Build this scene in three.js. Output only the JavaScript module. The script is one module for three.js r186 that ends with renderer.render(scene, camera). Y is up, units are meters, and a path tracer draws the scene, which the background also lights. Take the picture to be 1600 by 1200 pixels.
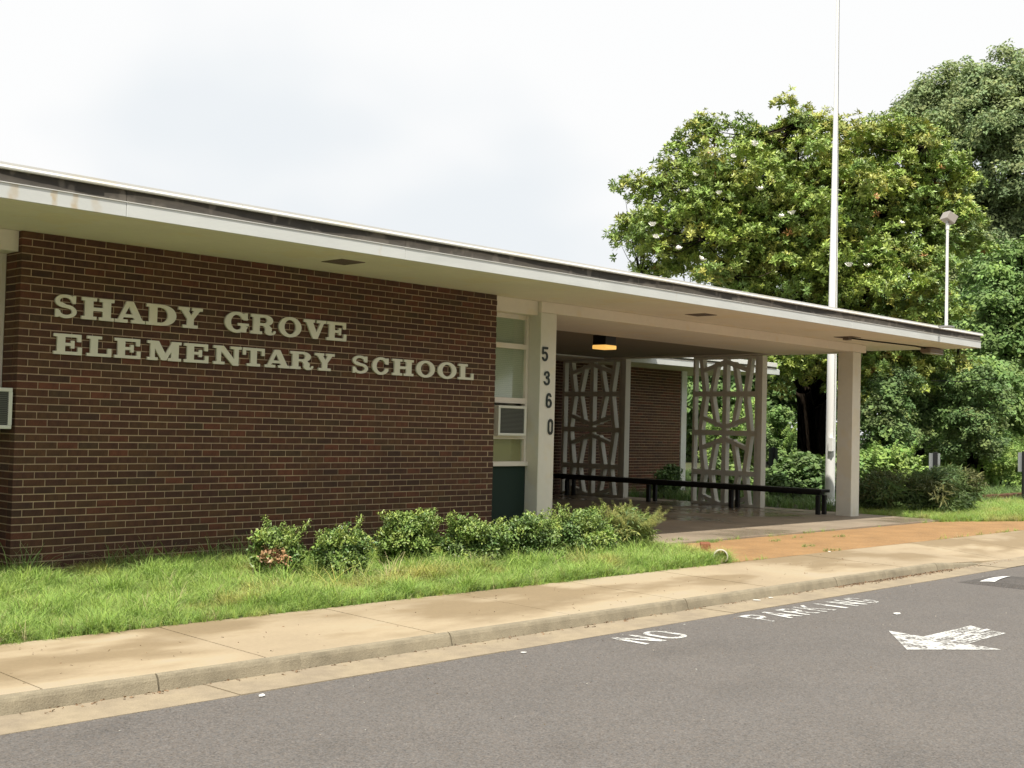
import * as THREE from 'three';
import { mergeGeometries } from 'three/addons/utils/BufferGeometryUtils.js';
import { RectAreaLightUniformsLib } from 'three/addons/lights/RectAreaLightUniformsLib.js';

// ------------------------------------------------------------------ camera, sky, sun, exposure
const scene = new THREE.Scene();
const CAM = { p: [-4.804, 1.3955, 10.751], yaw: 0.80586, pitch: 0.03495, roll: 0.02531, f: 1907 };
const camera = new THREE.PerspectiveCamera(2 * Math.atan(600 / CAM.f) * 180 / Math.PI, 4 / 3, 0.1, 1200);
camera.position.set(...CAM.p);
camera.rotation.order = 'YXZ';
camera.rotation.set(CAM.pitch, -CAM.yaw, CAM.roll);
camera.updateMatrixWorld();
scene.add(camera);
const renderer = new THREE.WebGLRenderer();
renderer.toneMapping = THREE.LinearToneMapping;
renderer.toneMappingExposure = 1.14;
renderer.shadowMap.enabled = true;

function mulberry(a) { return () => { a |= 0; a = a + 0x6D2B79F5 | 0; let t = Math.imul(a ^ a >>> 15, 1 | a); t = t + Math.imul(t ^ t >>> 7, 61 | t) ^ t; return ((t ^ t >>> 14) >>> 0) / 4294967296; }; }
const rnd = mulberry(77);
const rr = (a, b) => a + (b - a) * rnd();
const clamp = (x, a = 0, b = 1) => Math.min(b, Math.max(a, x));
const sst = (a, b, x) => { const t = clamp((x - a) / (b - a)); return t * t * (3 - 2 * t); };
function hash3(x, y, z) { let h = Math.imul(x, 374761393) ^ Math.imul(y, 668265263) ^ Math.imul(z, 2147483647 - 1234567); h = Math.imul(h ^ h >>> 13, 1274126177); return ((h ^ h >>> 16) >>> 0) / 4294967296; }
function vn(x, y, z = 0, per = 0) {           // value noise, periodic in x and y when per > 0
  const xi = Math.floor(x), yi = Math.floor(y), zi = Math.floor(z), fx = x - xi, fy = y - yi, fz = z - zi;
  const u = fx * fx * (3 - 2 * fx), v = fy * fy * (3 - 2 * fy), w = fz * fz * (3 - 2 * fz);
  const m = (k) => per ? ((k % per) + per) % per : k;
  const h = (i, j, k) => hash3(m(xi + i), m(yi + j), zi + k);
  const l = (a, b, t) => a + (b - a) * t;
  const z0 = l(l(h(0, 0, 0), h(1, 0, 0), u), l(h(0, 1, 0), h(1, 1, 0), u), v);
  if (fz === 0) return z0;
  return l(z0, l(l(h(0, 0, 1), h(1, 0, 1), u), l(h(0, 1, 1), h(1, 1, 1), u), v), w);
}
function fbm(x, y, z = 0, oct = 4, per = 0) { let s = 0, a = 0.5, n = 0; for (let i = 0; i < oct; i++) { s += a * vn(x, y, z + i * 17, per); n += a; a *= 0.5; x *= 2; y *= 2; if (per) per *= 2; } return s / n; }

{ // hazy white summer sky with soft grey-blue patches
  const w = 1024, h = 512, d = new Float32Array(w * h * 4);
  for (let j = 0; j < h; j++) for (let i = 0; i < w; i++) {
    const el = ((j + 0.5) / h - 0.5) * Math.PI, az = ((i + 0.5) / w - 0.5) * 2 * Math.PI;
    const x = Math.cos(el) * Math.cos(az), y = Math.sin(el), z = Math.cos(el) * Math.sin(az);
    const s = 1 / (0.35 + Math.abs(y));
    const n = fbm(x * s * 1.5 + 4.3, z * s * 1.5 + 9.1, y * 1.4, 5);
    const g = sst(0.44, 0.66, n);
    const k = (j * w + i) * 4;
    d[k] = 0.862 - 0.115 * g; d[k + 1] = 0.866 - 0.085 * g; d[k + 2] = 0.868 - 0.06 * g; d[k + 3] = 1;
  }
  const t = new THREE.DataTexture(d, w, h, THREE.RGBAFormat, THREE.FloatType);
  t.mapping = THREE.EquirectangularReflectionMapping; t.magFilter = THREE.LinearFilter; t.minFilter = THREE.LinearFilter; t.needsUpdate = true;
  scene.background = t; scene.environment = t;
}
const sun = new THREE.DirectionalLight(new THREE.Color().setRGB(1, 0.94, 0.83), 5);
sun.position.set(-0.45, 1, 0.355).multiplyScalar(60).add(new THREE.Vector3(8, 0, 0));
sun.target.position.set(8, 0, 0);
sun.castShadow = true; sun.shadow.radius = 1.6; sun.shadow.mapSize.set(4096, 4096);
Object.assign(sun.shadow.camera, { left: -45, right: 45, top: 45, bottom: -45, near: 1, far: 160 });
scene.add(sun, sun.target);

// ------------------------------------------------------------------ photograph pixels (1600 x 1200) to places
const { p: CP, yaw, pitch, roll, f: F } = CAM;
const fwV = new THREE.Vector3(Math.sin(yaw) * Math.cos(pitch), Math.sin(pitch), -Math.cos(yaw) * Math.cos(pitch));
const rt0 = new THREE.Vector3(Math.cos(yaw), 0, Math.sin(yaw)), up0 = rt0.clone().cross(fwV);
const rtV = rt0.clone().multiplyScalar(Math.cos(roll)).addScaledVector(up0, Math.sin(roll));
const upV = up0.clone().multiplyScalar(Math.cos(roll)).addScaledVector(rt0, -Math.sin(roll));
const dirOf = (u, v) => fwV.clone().addScaledVector(rtV, (u - 800) / F).addScaledVector(upV, -(v - 600) / F);
const at = (u, v, depth) => new THREE.Vector3(...CP).addScaledVector(dirOf(u, v), depth);
function gp(u, v, y) { const d = dirOf(u, v); return new THREE.Vector3(...CP).addScaledVector(d, (y - CP[1]) / d.y); }

// ------------------------------------------------------------------ things, parts, materials
const taken = new Map();
function numbered(n) { const k = taken.get(n) ?? 0; taken.set(n, k + 1); return k ? n + '_' + String(k).padStart(3, '0') : n; }
function thing(name, label, category, pos = [0, 0, 0], group) {
  const o = new THREE.Group(); o.name = numbered(name); o.position.set(...pos); o.userData = { label, category };
  if (group) o.userData.group = group;
  scene.add(o); return o;
}
// geometry is in world coordinates; it is shifted into the frame of the thing it belongs to
function originOf(parent) { const v = new THREE.Vector3(); for (let q = parent; q && q !== scene; q = q.parent) v.add(q.position); return v; }
function part(name, g, m, parent, kind) {
  const o = new THREE.Mesh(g, m); o.name = name; o.castShadow = o.receiveShadow = true;
  const v = originOf(parent); if (v.lengthSq()) g.translate(-v.x, -v.y, -v.z);
  if (kind) o.userData.kind = kind;
  parent.add(o); return o;
}
function struct(name, g, m, kind = 'structure', label) {
  const o = new THREE.Mesh(g, m); o.name = numbered(name); o.castShadow = o.receiveShadow = true; o.userData.kind = kind;
  if (label) o.userData.label = label;
  scene.add(o); return o;
}
function wuv(g, s = 1) {                    // box-projected uv in metres (times s)
  g = g.index ? g.toNonIndexed() : g;
  const p = g.attributes.position, n = p.count, uv = new Float32Array(n * 2), a = new THREE.Vector3(), b = new THREE.Vector3(), c = new THREE.Vector3();
  for (let i = 0; i < n; i += 3) {
    a.fromBufferAttribute(p, i); b.fromBufferAttribute(p, i + 1); c.fromBufferAttribute(p, i + 2);
    const nn = b.clone().sub(a).cross(c.clone().sub(a)), ax = Math.abs(nn.x), ay = Math.abs(nn.y), az = Math.abs(nn.z);
    [a, b, c].forEach((q, k) => { const [u, v] = ay >= ax && ay >= az ? [q.x, q.z] : ax >= az ? [q.z, q.y] : [q.x, q.y]; uv[(i + k) * 2] = u * s; uv[(i + k) * 2 + 1] = v * s; });
  }
  g.setAttribute('uv', new THREE.BufferAttribute(uv, 2)); return g;
}
function box(x0, x1, y0, y1, z0, z1, ch = 0) {
  let g;
  if (ch > 0) {
    const s = new THREE.Shape(); const w = x1 - x0 - 2 * ch, h = y1 - y0 - 2 * ch;
    s.moveTo(0, 0); s.lineTo(w, 0); s.lineTo(w, h); s.lineTo(0, h); s.closePath();
    g = new THREE.ExtrudeGeometry(s, { depth: z1 - z0 - 2 * ch, bevelEnabled: true, bevelSize: ch, bevelThickness: ch, bevelSegments: 2, steps: 1 });
    g.translate(x0 + ch, y0 + ch, z0 + ch);
  } else { g = new THREE.BoxGeometry(x1 - x0, y1 - y0, z1 - z0); g.translate((x0 + x1) / 2, (y0 + y1) / 2, (z0 + z1) / 2); }
  return wuv(g);
}
const merge = (a) => mergeGeometries(a.map((g) => { g = g.index ? g.toNonIndexed() : g; for (const k of Object.keys(g.attributes)) if (!['position', 'normal', 'uv', 'color'].includes(k)) g.deleteAttribute(k); return g; }));
function tube(pts, r0, r1, seg = 6, rad = 6) {   // tapered tube along a smooth curve
  const c = new THREE.CatmullRomCurve3(pts), fr = c.computeFrenetFrames(seg, false), P = [], N = [], U = [], I = [];
  for (let i = 0; i <= seg; i++) {
    const q = c.getPointAt(i / seg), r = r0 + (r1 - r0) * (i / seg);
    for (let k = 0; k <= rad; k++) {
      const a = k / rad * Math.PI * 2, n = fr.normals[i].clone().multiplyScalar(Math.cos(a)).addScaledVector(fr.binormals[i], Math.sin(a));
      P.push(q.x + n.x * r, q.y + n.y * r, q.z + n.z * r); N.push(n.x, n.y, n.z); U.push(k / rad * 2 * Math.PI * r0, i / seg * c.getLength());
    }
  }
  for (let i = 0; i < seg; i++) for (let k = 0; k < rad; k++) { const a = i * (rad + 1) + k, b = a + rad + 1; I.push(a, b, a + 1, b, b + 1, a + 1); }
  const g = new THREE.BufferGeometry();
  g.setAttribute('position', new THREE.Float32BufferAttribute(P, 3)); g.setAttribute('normal', new THREE.Float32BufferAttribute(N, 3)); g.setAttribute('uv', new THREE.Float32BufferAttribute(U, 2)); g.setIndex(I);
  return g.toNonIndexed();
}
function profX(prof, x0, x1) {               // profile [[z, y], ...] swept along x
  const s = new THREE.Shape(prof.map(([z, y]) => new THREE.Vector2(-z, y)));
  const g = new THREE.ExtrudeGeometry(s, { depth: x1 - x0, bevelEnabled: false }); g.rotateY(Math.PI / 2); g.translate(x0, 0, 0);
  return wuv(g);
}
function sheet(poly, y, name) {              // flat polygon [[x, z], ...]; y may be a function of (x, z)
  const s = new THREE.Shape(poly.map(([x, z]) => new THREE.Vector2(x, -z)));
  const g = new THREE.ShapeGeometry(s); g.rotateX(-Math.PI / 2); g.translate(0, y, 0); return wuv(g);
}
function grid(x0, x1, z0, z1, nx, nz, yf) {
  const g = new THREE.PlaneGeometry(x1 - x0, z1 - z0, nx, nz); g.rotateX(-Math.PI / 2); g.translate((x0 + x1) / 2, 0, (z0 + z1) / 2);
  const p = g.attributes.position, uv = g.attributes.uv;
  for (let i = 0; i < p.count; i++) { p.setY(i, yf(p.getX(i), p.getZ(i))); uv.setXY(i, p.getX(i), p.getZ(i)); }
  g.computeVertexNormals(); return g;
}
const toS = (x) => { x = clamp(x); return x <= 0.0031308 ? 12.92 * x : 1.055 * Math.pow(x, 1 / 2.4) - 0.055; };
function tex(w, h, metresX, metresY, fn, srgb = true) {   // fn(x, y) in 0..1 -> [r, g, b] linear (or one grey)
  const d = new Uint8Array(w * h * 4);
  for (let j = 0; j < h; j++) for (let i = 0; i < w; i++) {
    let c = fn((i + 0.5) / w, (j + 0.5) / h); if (!Array.isArray(c)) c = [c, c, c];
    const k = (j * w + i) * 4; for (let m = 0; m < 3; m++) d[k + m] = 255 * (srgb ? toS(c[m]) : clamp(c[m])); d[k + 3] = 255;
  }
  const t = new THREE.DataTexture(d, w, h, THREE.RGBAFormat); t.wrapS = t.wrapT = THREE.RepeatWrapping; t.magFilter = THREE.LinearFilter; t.minFilter = THREE.LinearMipmapLinearFilter; t.generateMipmaps = true;
  t.repeat.set(1 / metresX, 1 / metresY); if (srgb) t.colorSpace = THREE.SRGBColorSpace; t.needsUpdate = true; return t;
}
const lin = (r, g, b) => new THREE.Color().setRGB(r, g, b);
const mat = (c, rough = 0.8, o = {}) => new THREE.MeshStandardMaterial({ color: Array.isArray(c) ? lin(...c) : c, roughness: rough, side: THREE.DoubleSide, ...o });

// ------------------------------------------------------------------ textures
const T = {};
T.asphalt = tex(1024, 1024, 2.2, 2.2, (x, y) => {
  const a = vn(x * 420, y * 420, 0, 420), b = vn(x * 210, y * 210, 5, 210), c = fbm(x * 8, y * 8, 3, 4, 8);
  let v = 0.64 + 0.40 * (a - 0.5) + 0.26 * (b - 0.5) + 0.07 * (c - 0.5);
  if (a > 0.88 && b > 0.6) v += 0.5; if (a < 0.1) v -= 0.15;
  const w = vn(x * 210, y * 210, 9, 210);
  return [v * (1 + 0.10 * (w - 0.5)), v * (0.975), v * (0.945 - 0.10 * (w - 0.5))];
});
T.asphaltB = tex(1024, 1024, 2.2, 2.2, (x, y) => 0.5 + 0.5 * (vn(x * 420, y * 420, 0, 420) - 0.5) + 0.5 * (vn(x * 210, y * 210, 5, 210) - 0.5), false);
T.conc = tex(1024, 1024, 2, 2, (x, y) => {
  const a = vn(x * 400, y * 400, 1, 400), c = fbm(x * 6, y * 6, 8, 5, 6), e = fbm(x * 30, y * 30, 2, 3, 30);
  const v = 0.8 + 0.16 * (a - 0.5) + 0.34 * (c - 0.5) + 0.2 * (e - 0.5);
  return [v, v * 0.99, v * (0.97 - 0.1 * (c - 0.5))];
});
T.concB = tex(512, 512, 1, 1, (x, y) => 0.5 * vn(x * 200, y * 200, 1, 200) + 0.5 * fbm(x * 20, y * 20, 4, 3, 20), false);
// pavement: damp and rust-brown patches with their own outlines, laid out along the pavement (x -6..26, z 2.8..4.8)
T.walk = tex(2048, 256, 32, 2, (x, y) => {
  const X = -6 + x * 32, Z = 2.8 + y * 2;
  const n = fbm(X * 0.9, Z * 1.9, 3, 5), n2 = fbm(X * 2.6 + 9, Z * 5, 11, 4), g = vn(X * 90, Z * 90, 2), st = fbm(X * 0.55 + 3, Z * 0.5, 21, 3);
  let damp = sst(0.40, 0.60, n * 0.8 + n2 * 0.2);
  damp *= sst(4.25, 3.75, Z + 0.5 * (n2 - 0.5));
  const v = 0.9 + 0.14 * (n2 - 0.5) + 0.10 * (g - 0.5);
  const k = 0.30 * damp, pale = 0.16 * sst(0.5, 0.7, st) * (1 - damp);
  return [(v * (1 - k * 0.95) + pale), (v * 0.965 * (1 - k * 1.08) + pale), (v * 0.88 * (1 - k * 1.35) + pale * 0.9)];
});
T.grime = tex(1024, 256, 4, 1, (x, y) => {
  const a = vn(x * 700, y * 170, 1), c = fbm(x * 14, y * 5, 8, 5), e = fbm(x * 60, y * 9, 2, 4), v = 0.80 + 0.14 * (a - 0.5) + 0.5 * (c - 0.5) + 0.26 * (e - 0.5);
  return [v, v * 0.985, v * 0.95];
});
T.aggr = tex(1024, 1024, 1.6, 1.6, (x, y) => {
  const a = vn(x * 300, y * 300, 1, 300), b = vn(x * 150, y * 150, 7, 150), c = fbm(x * 5, y * 5, 3, 4, 5);
  const v = 0.72 + 0.5 * (a - 0.5) + 0.3 * (c - 0.5), h = b - 0.5;
  return [v * (1 + 0.1 * h), v * (0.98 - 0.05 * h), v * (0.95 - 0.35 * h)];
});
T.slab = tex(1024, 1024, 5, 5, (x, y) => {
  const a = vn(x * 400, y * 400, 1, 400), c = fbm(x * 5, y * 5, 13, 5, 5), e = fbm(x * 22, y * 22, 6, 3, 22);
  const v = 0.75 + 0.14 * (a - 0.5) + 0.6 * (c - 0.5) + 0.2 * (e - 0.5); return [v, v * 0.97, v * 0.93];
});
T.slabR = tex(512, 512, 5, 5, (x, y) => { const c = fbm(x * 5, y * 5, 33, 4, 5); return 0.22 + 0.45 * sst(0.35, 0.65, c); }, false);
T.paint = tex(512, 512, 2.5, 2.5, (x, y) => {
  const c = fbm(x * 4, y * 4, 3, 5, 4), e = fbm(x * 40, y * 40, 6, 3, 40), s = sst(0.62, 0.74, fbm(x * 7, y * 7, 30, 4, 7));
  const v = 0.93 + 0.10 * (c - 0.5) + 0.06 * (e - 0.5); return [v, v * (1 - 0.03 * s), v * (0.99 - 0.10 * s)];
});
T.paintB = tex(512, 512, 0.5, 0.5, (x, y) => fbm(x * 24, y * 24, 3, 4, 24), false);
T.brick = tex(512, 512, 0.4, 0.4, (x, y) => {
  const a = vn(x * 190, y * 190, 1, 190), c = fbm(x * 9, y * 9, 3, 4, 9), d = fbm(x * 36, y * 18, 8, 3, 18);
  const v = 0.82 + 0.3 * (a - 0.5) + 0.55 * (c - 0.5) + 0.3 * (d - 0.5); return [v, v * (0.98 + 0.08 * (c - 0.5)), v * 0.96];
});
T.brickB = tex(512, 512, 0.4, 0.4, (x, y) => 0.6 * vn(x * 190, y * 60, 1, 190) + 0.4 * fbm(x * 18, y * 18, 3, 3, 18), false);
T.fascia = tex(2048, 64, 29.3, 0.14, (x, y) => {
  const X = x * 29.3; let rust = 0;
  for (const [c, w, s] of [[0.62, 0.05, 0.6], [0.95, 0.03, 0.9], [1.12, 0.035, 0.75], [1.3, 0.05, 0.35], [4.3, 0.02, 0.25], [9.2, 0.02, 0.2], [13.1, 0.03, 0.15]])
    rust = Math.max(rust, s * sst(w, w * 0.35, Math.abs(X - c + 0.03 * (vn(X * 14, y * 3, 4) - 0.5))) * (0.45 + 0.55 * vn(X * 40, y * 5, 2)));
  const n = fbm(X * 3, y * 2, 5, 4), v = 0.92 + 0.14 * (n - 0.5);
  return [v * (1 - 0.18 * rust), v * (1 - 0.38 * rust), v * (1.0 - 0.62 * rust)];
});
T.band = tex(1024, 64, 9.1, 0.1, (x, y) => {    // near-black above a wavy outline, brown below
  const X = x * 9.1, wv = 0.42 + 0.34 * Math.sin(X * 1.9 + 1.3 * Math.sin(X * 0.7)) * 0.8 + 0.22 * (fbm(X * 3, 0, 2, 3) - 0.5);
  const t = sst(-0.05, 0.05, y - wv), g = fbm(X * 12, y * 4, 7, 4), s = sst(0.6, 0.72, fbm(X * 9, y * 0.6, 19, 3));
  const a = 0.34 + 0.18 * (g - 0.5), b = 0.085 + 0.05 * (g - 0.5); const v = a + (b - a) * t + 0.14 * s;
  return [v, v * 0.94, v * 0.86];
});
T.bark = tex(256, 512, 0.6, 1.2, (x, y) => { const a = fbm(x * 16, y * 8, 2, 4, 8), v = 0.55 + 0.9 * (a - 0.5); return [v, v * 0.93, v * 0.84]; });
T.blind = tex(128, 256, 0.5, 0.5, (x, y) => { const l = (y * 20) % 1, v = l < 0.16 ? 0.62 : 0.9 + 0.08 * (fbm(x * 6, y * 20, 3, 2, 6) - 0.5); return [v, v, v * 0.97]; });
T.soil = tex(512, 512, 2, 2, (x, y) => { const a = fbm(x * 40, y * 40, 2, 4, 40), c = fbm(x * 6, y * 6, 5, 3, 6), v = 0.6 + 0.6 * (a - 0.5), k = sst(0.4, 0.6, c); return [v * (1 - 0.35 * k), v, v * (0.7 - 0.2 * k)]; });
T.wear = tex(1024, 1024, 1, 1, (x, y) => { const a = fbm(x * 90, y * 40, 2, 3), c = fbm(x * 9, y * 9, 5, 3); return 0.05 + 0.88 * sst(0.39, 0.57, a * 0.55 + c * 0.45); }, false);

const M = {
  asphalt: mat([0.212, 0.197, 0.188], 0.92, { map: T.asphalt, bumpMap: T.asphaltB, bumpScale: 0.002, vertexColors: true }),
  walk: mat([0.40, 0.33, 0.24], 0.85, { map: T.walk, bumpMap: T.concB, bumpScale: 0.0015 }),
  kerb: mat([0.31, 0.27, 0.195], 0.95, { map: T.grime, bumpMap: T.concB, bumpScale: 0.004 }),
  gutter: mat([0.37, 0.305, 0.215], 0.9, { map: T.conc, bumpMap: T.concB, bumpScale: 0.002 }),
  aggr: mat([0.45, 0.27, 0.12], 0.95, { map: T.aggr, bumpMap: T.asphaltB, bumpScale: 0.003 }),
  slab: mat([0.40, 0.335, 0.26], 1, { map: T.slab, roughnessMap: T.slabR }),
  soil: mat([0.12, 0.11, 0.06], 1, { map: T.soil }),
  cream: mat([0.81, 0.745, 0.655], 0.75, { map: T.paint, bumpMap: T.paintB, bumpScale: 0.0006 }),
  white: mat([0.75, 0.73, 0.64], 0.6, { map: T.paint, bumpMap: T.paintB, bumpScale: 0.0005 }),
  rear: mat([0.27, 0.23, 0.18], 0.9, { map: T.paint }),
  fascia: mat([0.68, 0.70, 0.68], 0.55, { map: T.fascia }),
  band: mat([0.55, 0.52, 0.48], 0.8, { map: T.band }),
  drip: mat([0.80, 0.80, 0.78], 0.4, { map: T.paint }),
  mortar: mat([0.56, 0.42, 0.275], 0.95, { map: T.conc, bumpMap: T.concB, bumpScale: 0.002 }),
  letter: mat([0.80, 0.775, 0.65], 0.6, { map: T.paint }),
  digit: mat([0.012, 0.02, 0.013], 0.5),
  green: mat([0.012, 0.030, 0.022], 0.9, { map: T.paint }),
  black: mat([0.012, 0.012, 0.013], 0.45),
  blind: mat([0.62, 0.565, 0.465], 0.7, { map: T.blind }),
  tan: mat([0.44, 0.35, 0.17], 0.8, { map: T.paint }),
  glass: new THREE.MeshPhysicalMaterial({ color: lin(0.9, 0.95, 0.92), roughness: 0.06, transmission: 1, thickness: 0, ior: 1.5, side: THREE.DoubleSide }),
  acWhite: mat([0.66, 0.66, 0.58], 0.45), acGrille: mat([0.11, 0.115, 0.095], 0.6), acDark: mat([0.03, 0.03, 0.03], 0.8),
  poleWhite: mat([0.82, 0.82, 0.80], 0.3), steel: mat([0.35, 0.35, 0.35], 0.5, { metalness: 0.3 }),
  brownMetal: mat([0.17, 0.13, 0.10], 0.55), bark: mat([0.30, 0.25, 0.20], 0.95, { map: T.bark, bumpMap: T.bark, bumpScale: 0.02 }),
  paintW: mat([0.72, 0.72, 0.69], 0.7, { alphaMap: T.wear, transparent: true }),
  paintDash: mat([0.74, 0.74, 0.72], 0.7),
  gravel: mat([0.4, 0.39, 0.37], 1, { map: T.conc }),
  signGrey: mat([0.36, 0.38, 0.39], 0.4, { metalness: 0.5 }),
};

// ------------------------------------------------------------------ ground, road, kerb, pavements
struct('ground', grid(-300, 500, -400, 300, 20, 20, () => -0.34), M.soil);
{
  const g = grid(-14, 60, 4.70, 30, 240, 100, () => -0.2), p = g.attributes.position, c = new Float32Array(p.count * 3);
  for (let i = 0; i < p.count; i++) {
    const x = p.getX(i), z = p.getZ(i), n = fbm(x * 0.5, z * 1.1, 4, 4), m = fbm(x * 1.6 + 40, z * 3.0, 14, 4);
    let v = 0.95 + 0.09 * (n - 0.5) + 0.08 * (m - 0.5);
    v -= 0.10 * sst(0.68, 0.76, fbm(x * 2.1 + 7, z * 6, 31, 3));
    c[i * 3] = v; c[i * 3 + 1] = v * (1 - 0.02 * (m - 0.4)); c[i * 3 + 2] = v * (0.99 - 0.05 * (m - 0.4));
  }
  g.setAttribute('color', new THREE.BufferAttribute(c, 3));
  struct('road', g, M.asphalt);
}
struct('lawn_soil', sheet([[-40, 2.95], [7.0, 2.95], [7.75, 1.3], [16.2, 1.3], [17.5, 2.0], [30, 2.4], [200, 2.4], [200, -200], [-40, -200]], -0.092), M.soil);
struct('lawn_edge_soil', box(-40, 7.0, -0.33, -0.096, 2.6, 2.945), M.soil);
{ // kerb: cast lengths with open joints; the last one dips to the drive
  const prof = [[4.272, -0.33], [4.335, -0.33], [4.335, -0.205], [4.314, -0.135], [4.306, -0.122], [4.272, -0.122]];
  const cap = [[4.272, -0.1215], [4.3055, -0.1215], [4.298, -0.112], [4.287, -0.106], [4.272, -0.103]];
  const J = [-9, -6, -3.4, -1.02, 1.33, 4.23, 6.9, 9.3];
  const kerb = struct('kerb', profX([[4.276, -0.34], [4.325, -0.34], [4.32, -0.21], [4.276, -0.16]], -9, 10.4), M.kerb);
  for (let i = 0; i + 1 < J.length; i++) { part('kerb_stone', profX(prof, J[i] + 0.006, J[i + 1] - 0.006), M.kerb, kerb); part('kerb_top', profX(cap, J[i] + 0.006, J[i + 1] - 0.006), M.kerb, kerb); }
  for (const [pf, m, nm] of [[prof, M.kerb, 'kerb_stone'], [cap, M.kerb, 'kerb_top']]) {
    const g = profX(pf, 9.306, 10.7), q = g.attributes.position;
    for (let i = 0; i < q.count; i++) if (q.getX(i) > 10 && q.getY(i) > -0.2) q.setY(i, -0.2 + (q.getY(i) + 0.2) * 0.08);
    g.computeVertexNormals(); part(nm, g, m, kerb);
  }
  const gut = struct('gutter', box(-9, 40, -0.33, -0.202, 4.30, 4.70), M.gutter);
  const GJ = [-9, -5.5, -2.6, -0.72, 1.5, 4.4, 7.2, 9.9, 13, 16, 20, 26, 40];
  for (let i = 0; i + 1 < GJ.length; i++) {
    const h = rr(-0.002, 0.002);
    part('gutter_slab', profX([[4.336, -0.31], [4.715 + rr(-0.004, 0.006), -0.31], [4.715, -0.195 + h], [4.336, -0.197 + h]], GJ[i] + 0.005, GJ[i + 1] - 0.005), M.gutter, gut);
  }
}
{ // pavement slabs
  const bed = struct('pavement', box(-9, 30, -0.33, -0.25, 2.97, 4.09), M.kerb);
  let k = 0;
  for (let x = -9.0; x < 26; x += 1.46, k++) {
    const a = x + 0.006, b = x + 1.454, drop = (X) => sst(9.4, 10.8, X) * 0.09, h = rr(-0.002, 0.002);
    const g = box(a, b, -0.16, 0, 2.955, 4.268, 0.007), q = g.attributes.position, uv = g.attributes.uv;
    for (let i = 0; i < q.count; i++) {
      const X = q.getX(i), Z = q.getZ(i), top = q.getY(i) > -0.08, ys = -0.082 - (Z - 2.955) / 1.3 * 0.02 - drop(X) * clamp((Z - 2.955) / 1.3);
      if (top) q.setY(i, ys + q.getY(i) + h); else q.setY(i, -0.3);
      uv.setXY(i, X + 6, Z - 2.8);
    }
    g.computeVertexNormals(); part('pavement_slab', g, M.walk, bed);
  }
  // strip between slabs and kerb back where the kerb has ended
  struct('drive_apron', grid(10.4, 26, 4.2, 4.72, 20, 4, () => -0.192), M.gutter);
}
struct('aggregate_path', sheet([[7.0, 2.95], [7.7, 1.28], [16.1, 1.28], [17.6, 2.1], [30, 2.45], [30, 2.95]], -0.0835), M.aggr);
{ // porch floor: big cast slabs with sawn joints
  const floor = struct('porch_floor', box(7.26, 16.1, -0.33, -0.075, -7.34, 1.262), M.kerb);
  const xs = [7.25, 9.45, 11.7, 13.9, 16.12], zs = [-7.35, -5.2, -3.05, -0.9, 1.275];
  for (let i = 0; i < 4; i++) for (let j = 0; j < 4; j++) part('floor_slab', box(xs[i] + 0.004, xs[i + 1] - 0.004, -0.2, -0.056 + rr(-0.0015, 0.0015), zs[j] + 0.004, zs[j + 1] - 0.004, 0.006), M.slab, floor);
}

// ------------------------------------------------------------------ outlines from distance fields (letters, numerals, screens)
function contour(fn, x0, x1, y0, y1, n, tol) {
  const s = (x1 - x0) / n, m = Math.ceil((y1 - y0) / s), V = [];
  for (let j = 0; j <= m; j++) { V.push([]); for (let i = 0; i <= n; i++) V[j].push((i === 0 || j === 0 || i === n || j === m) ? 1 : fn(x0 + i * s, y0 + j * s) || 1e-9); }
  const next = new Map(), pt = new Map();
  const eH = (i, j) => { const k = 'h' + i + ',' + j; if (!pt.has(k)) { const a = V[j][i], b = V[j][i + 1]; pt.set(k, [x0 + (i + a / (a - b)) * s, y0 + j * s]); } return k; };
  const eV = (i, j) => { const k = 'v' + i + ',' + j; if (!pt.has(k)) { const a = V[j][i], b = V[j + 1][i]; pt.set(k, [x0 + i * s, y0 + (j + a / (a - b)) * s]); } return k; };
  const add = (a, b) => { next.set(a, b); };
  for (let j = 0; j < m; j++) for (let i = 0; i < n; i++) {
    const c = (V[j][i] < 0 ? 1 : 0) | (V[j][i + 1] < 0 ? 2 : 0) | (V[j + 1][i + 1] < 0 ? 4 : 0) | (V[j + 1][i] < 0 ? 8 : 0);
    const B = () => eH(i, j), R = () => eV(i + 1, j), Tp = () => eH(i, j + 1), L = () => eV(i, j);
    switch (c) {       // inside kept on the left
      case 1: add(B(), L()); break; case 2: add(R(), B()); break; case 3: add(R(), L()); break; case 4: add(Tp(), R()); break;
      case 5: add(B(), R()); add(Tp(), L()); break; case 6: add(Tp(), B()); break; case 7: add(Tp(), L()); break; case 8: add(L(), Tp()); break;
      case 9: add(B(), Tp()); break; case 10: add(L(), B()); add(R(), Tp()); break; case 11: add(R(), Tp()); break; case 12: add(L(), R()); break; case 13: add(B(), R()); break; case 14: add(L(), B()); break;
    }
  }
  const loops = []; const left = new Set(next.keys());
  while (left.size) {
    const st = left.values().next().value; let k = st; const L = [];
    while (k !== undefined && left.has(k)) { left.delete(k); L.push(pt.get(k)); k = next.get(k); }
    if (L.length > 5) loops.push(simplify(L, tol));
  }
  return loops;
}
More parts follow.
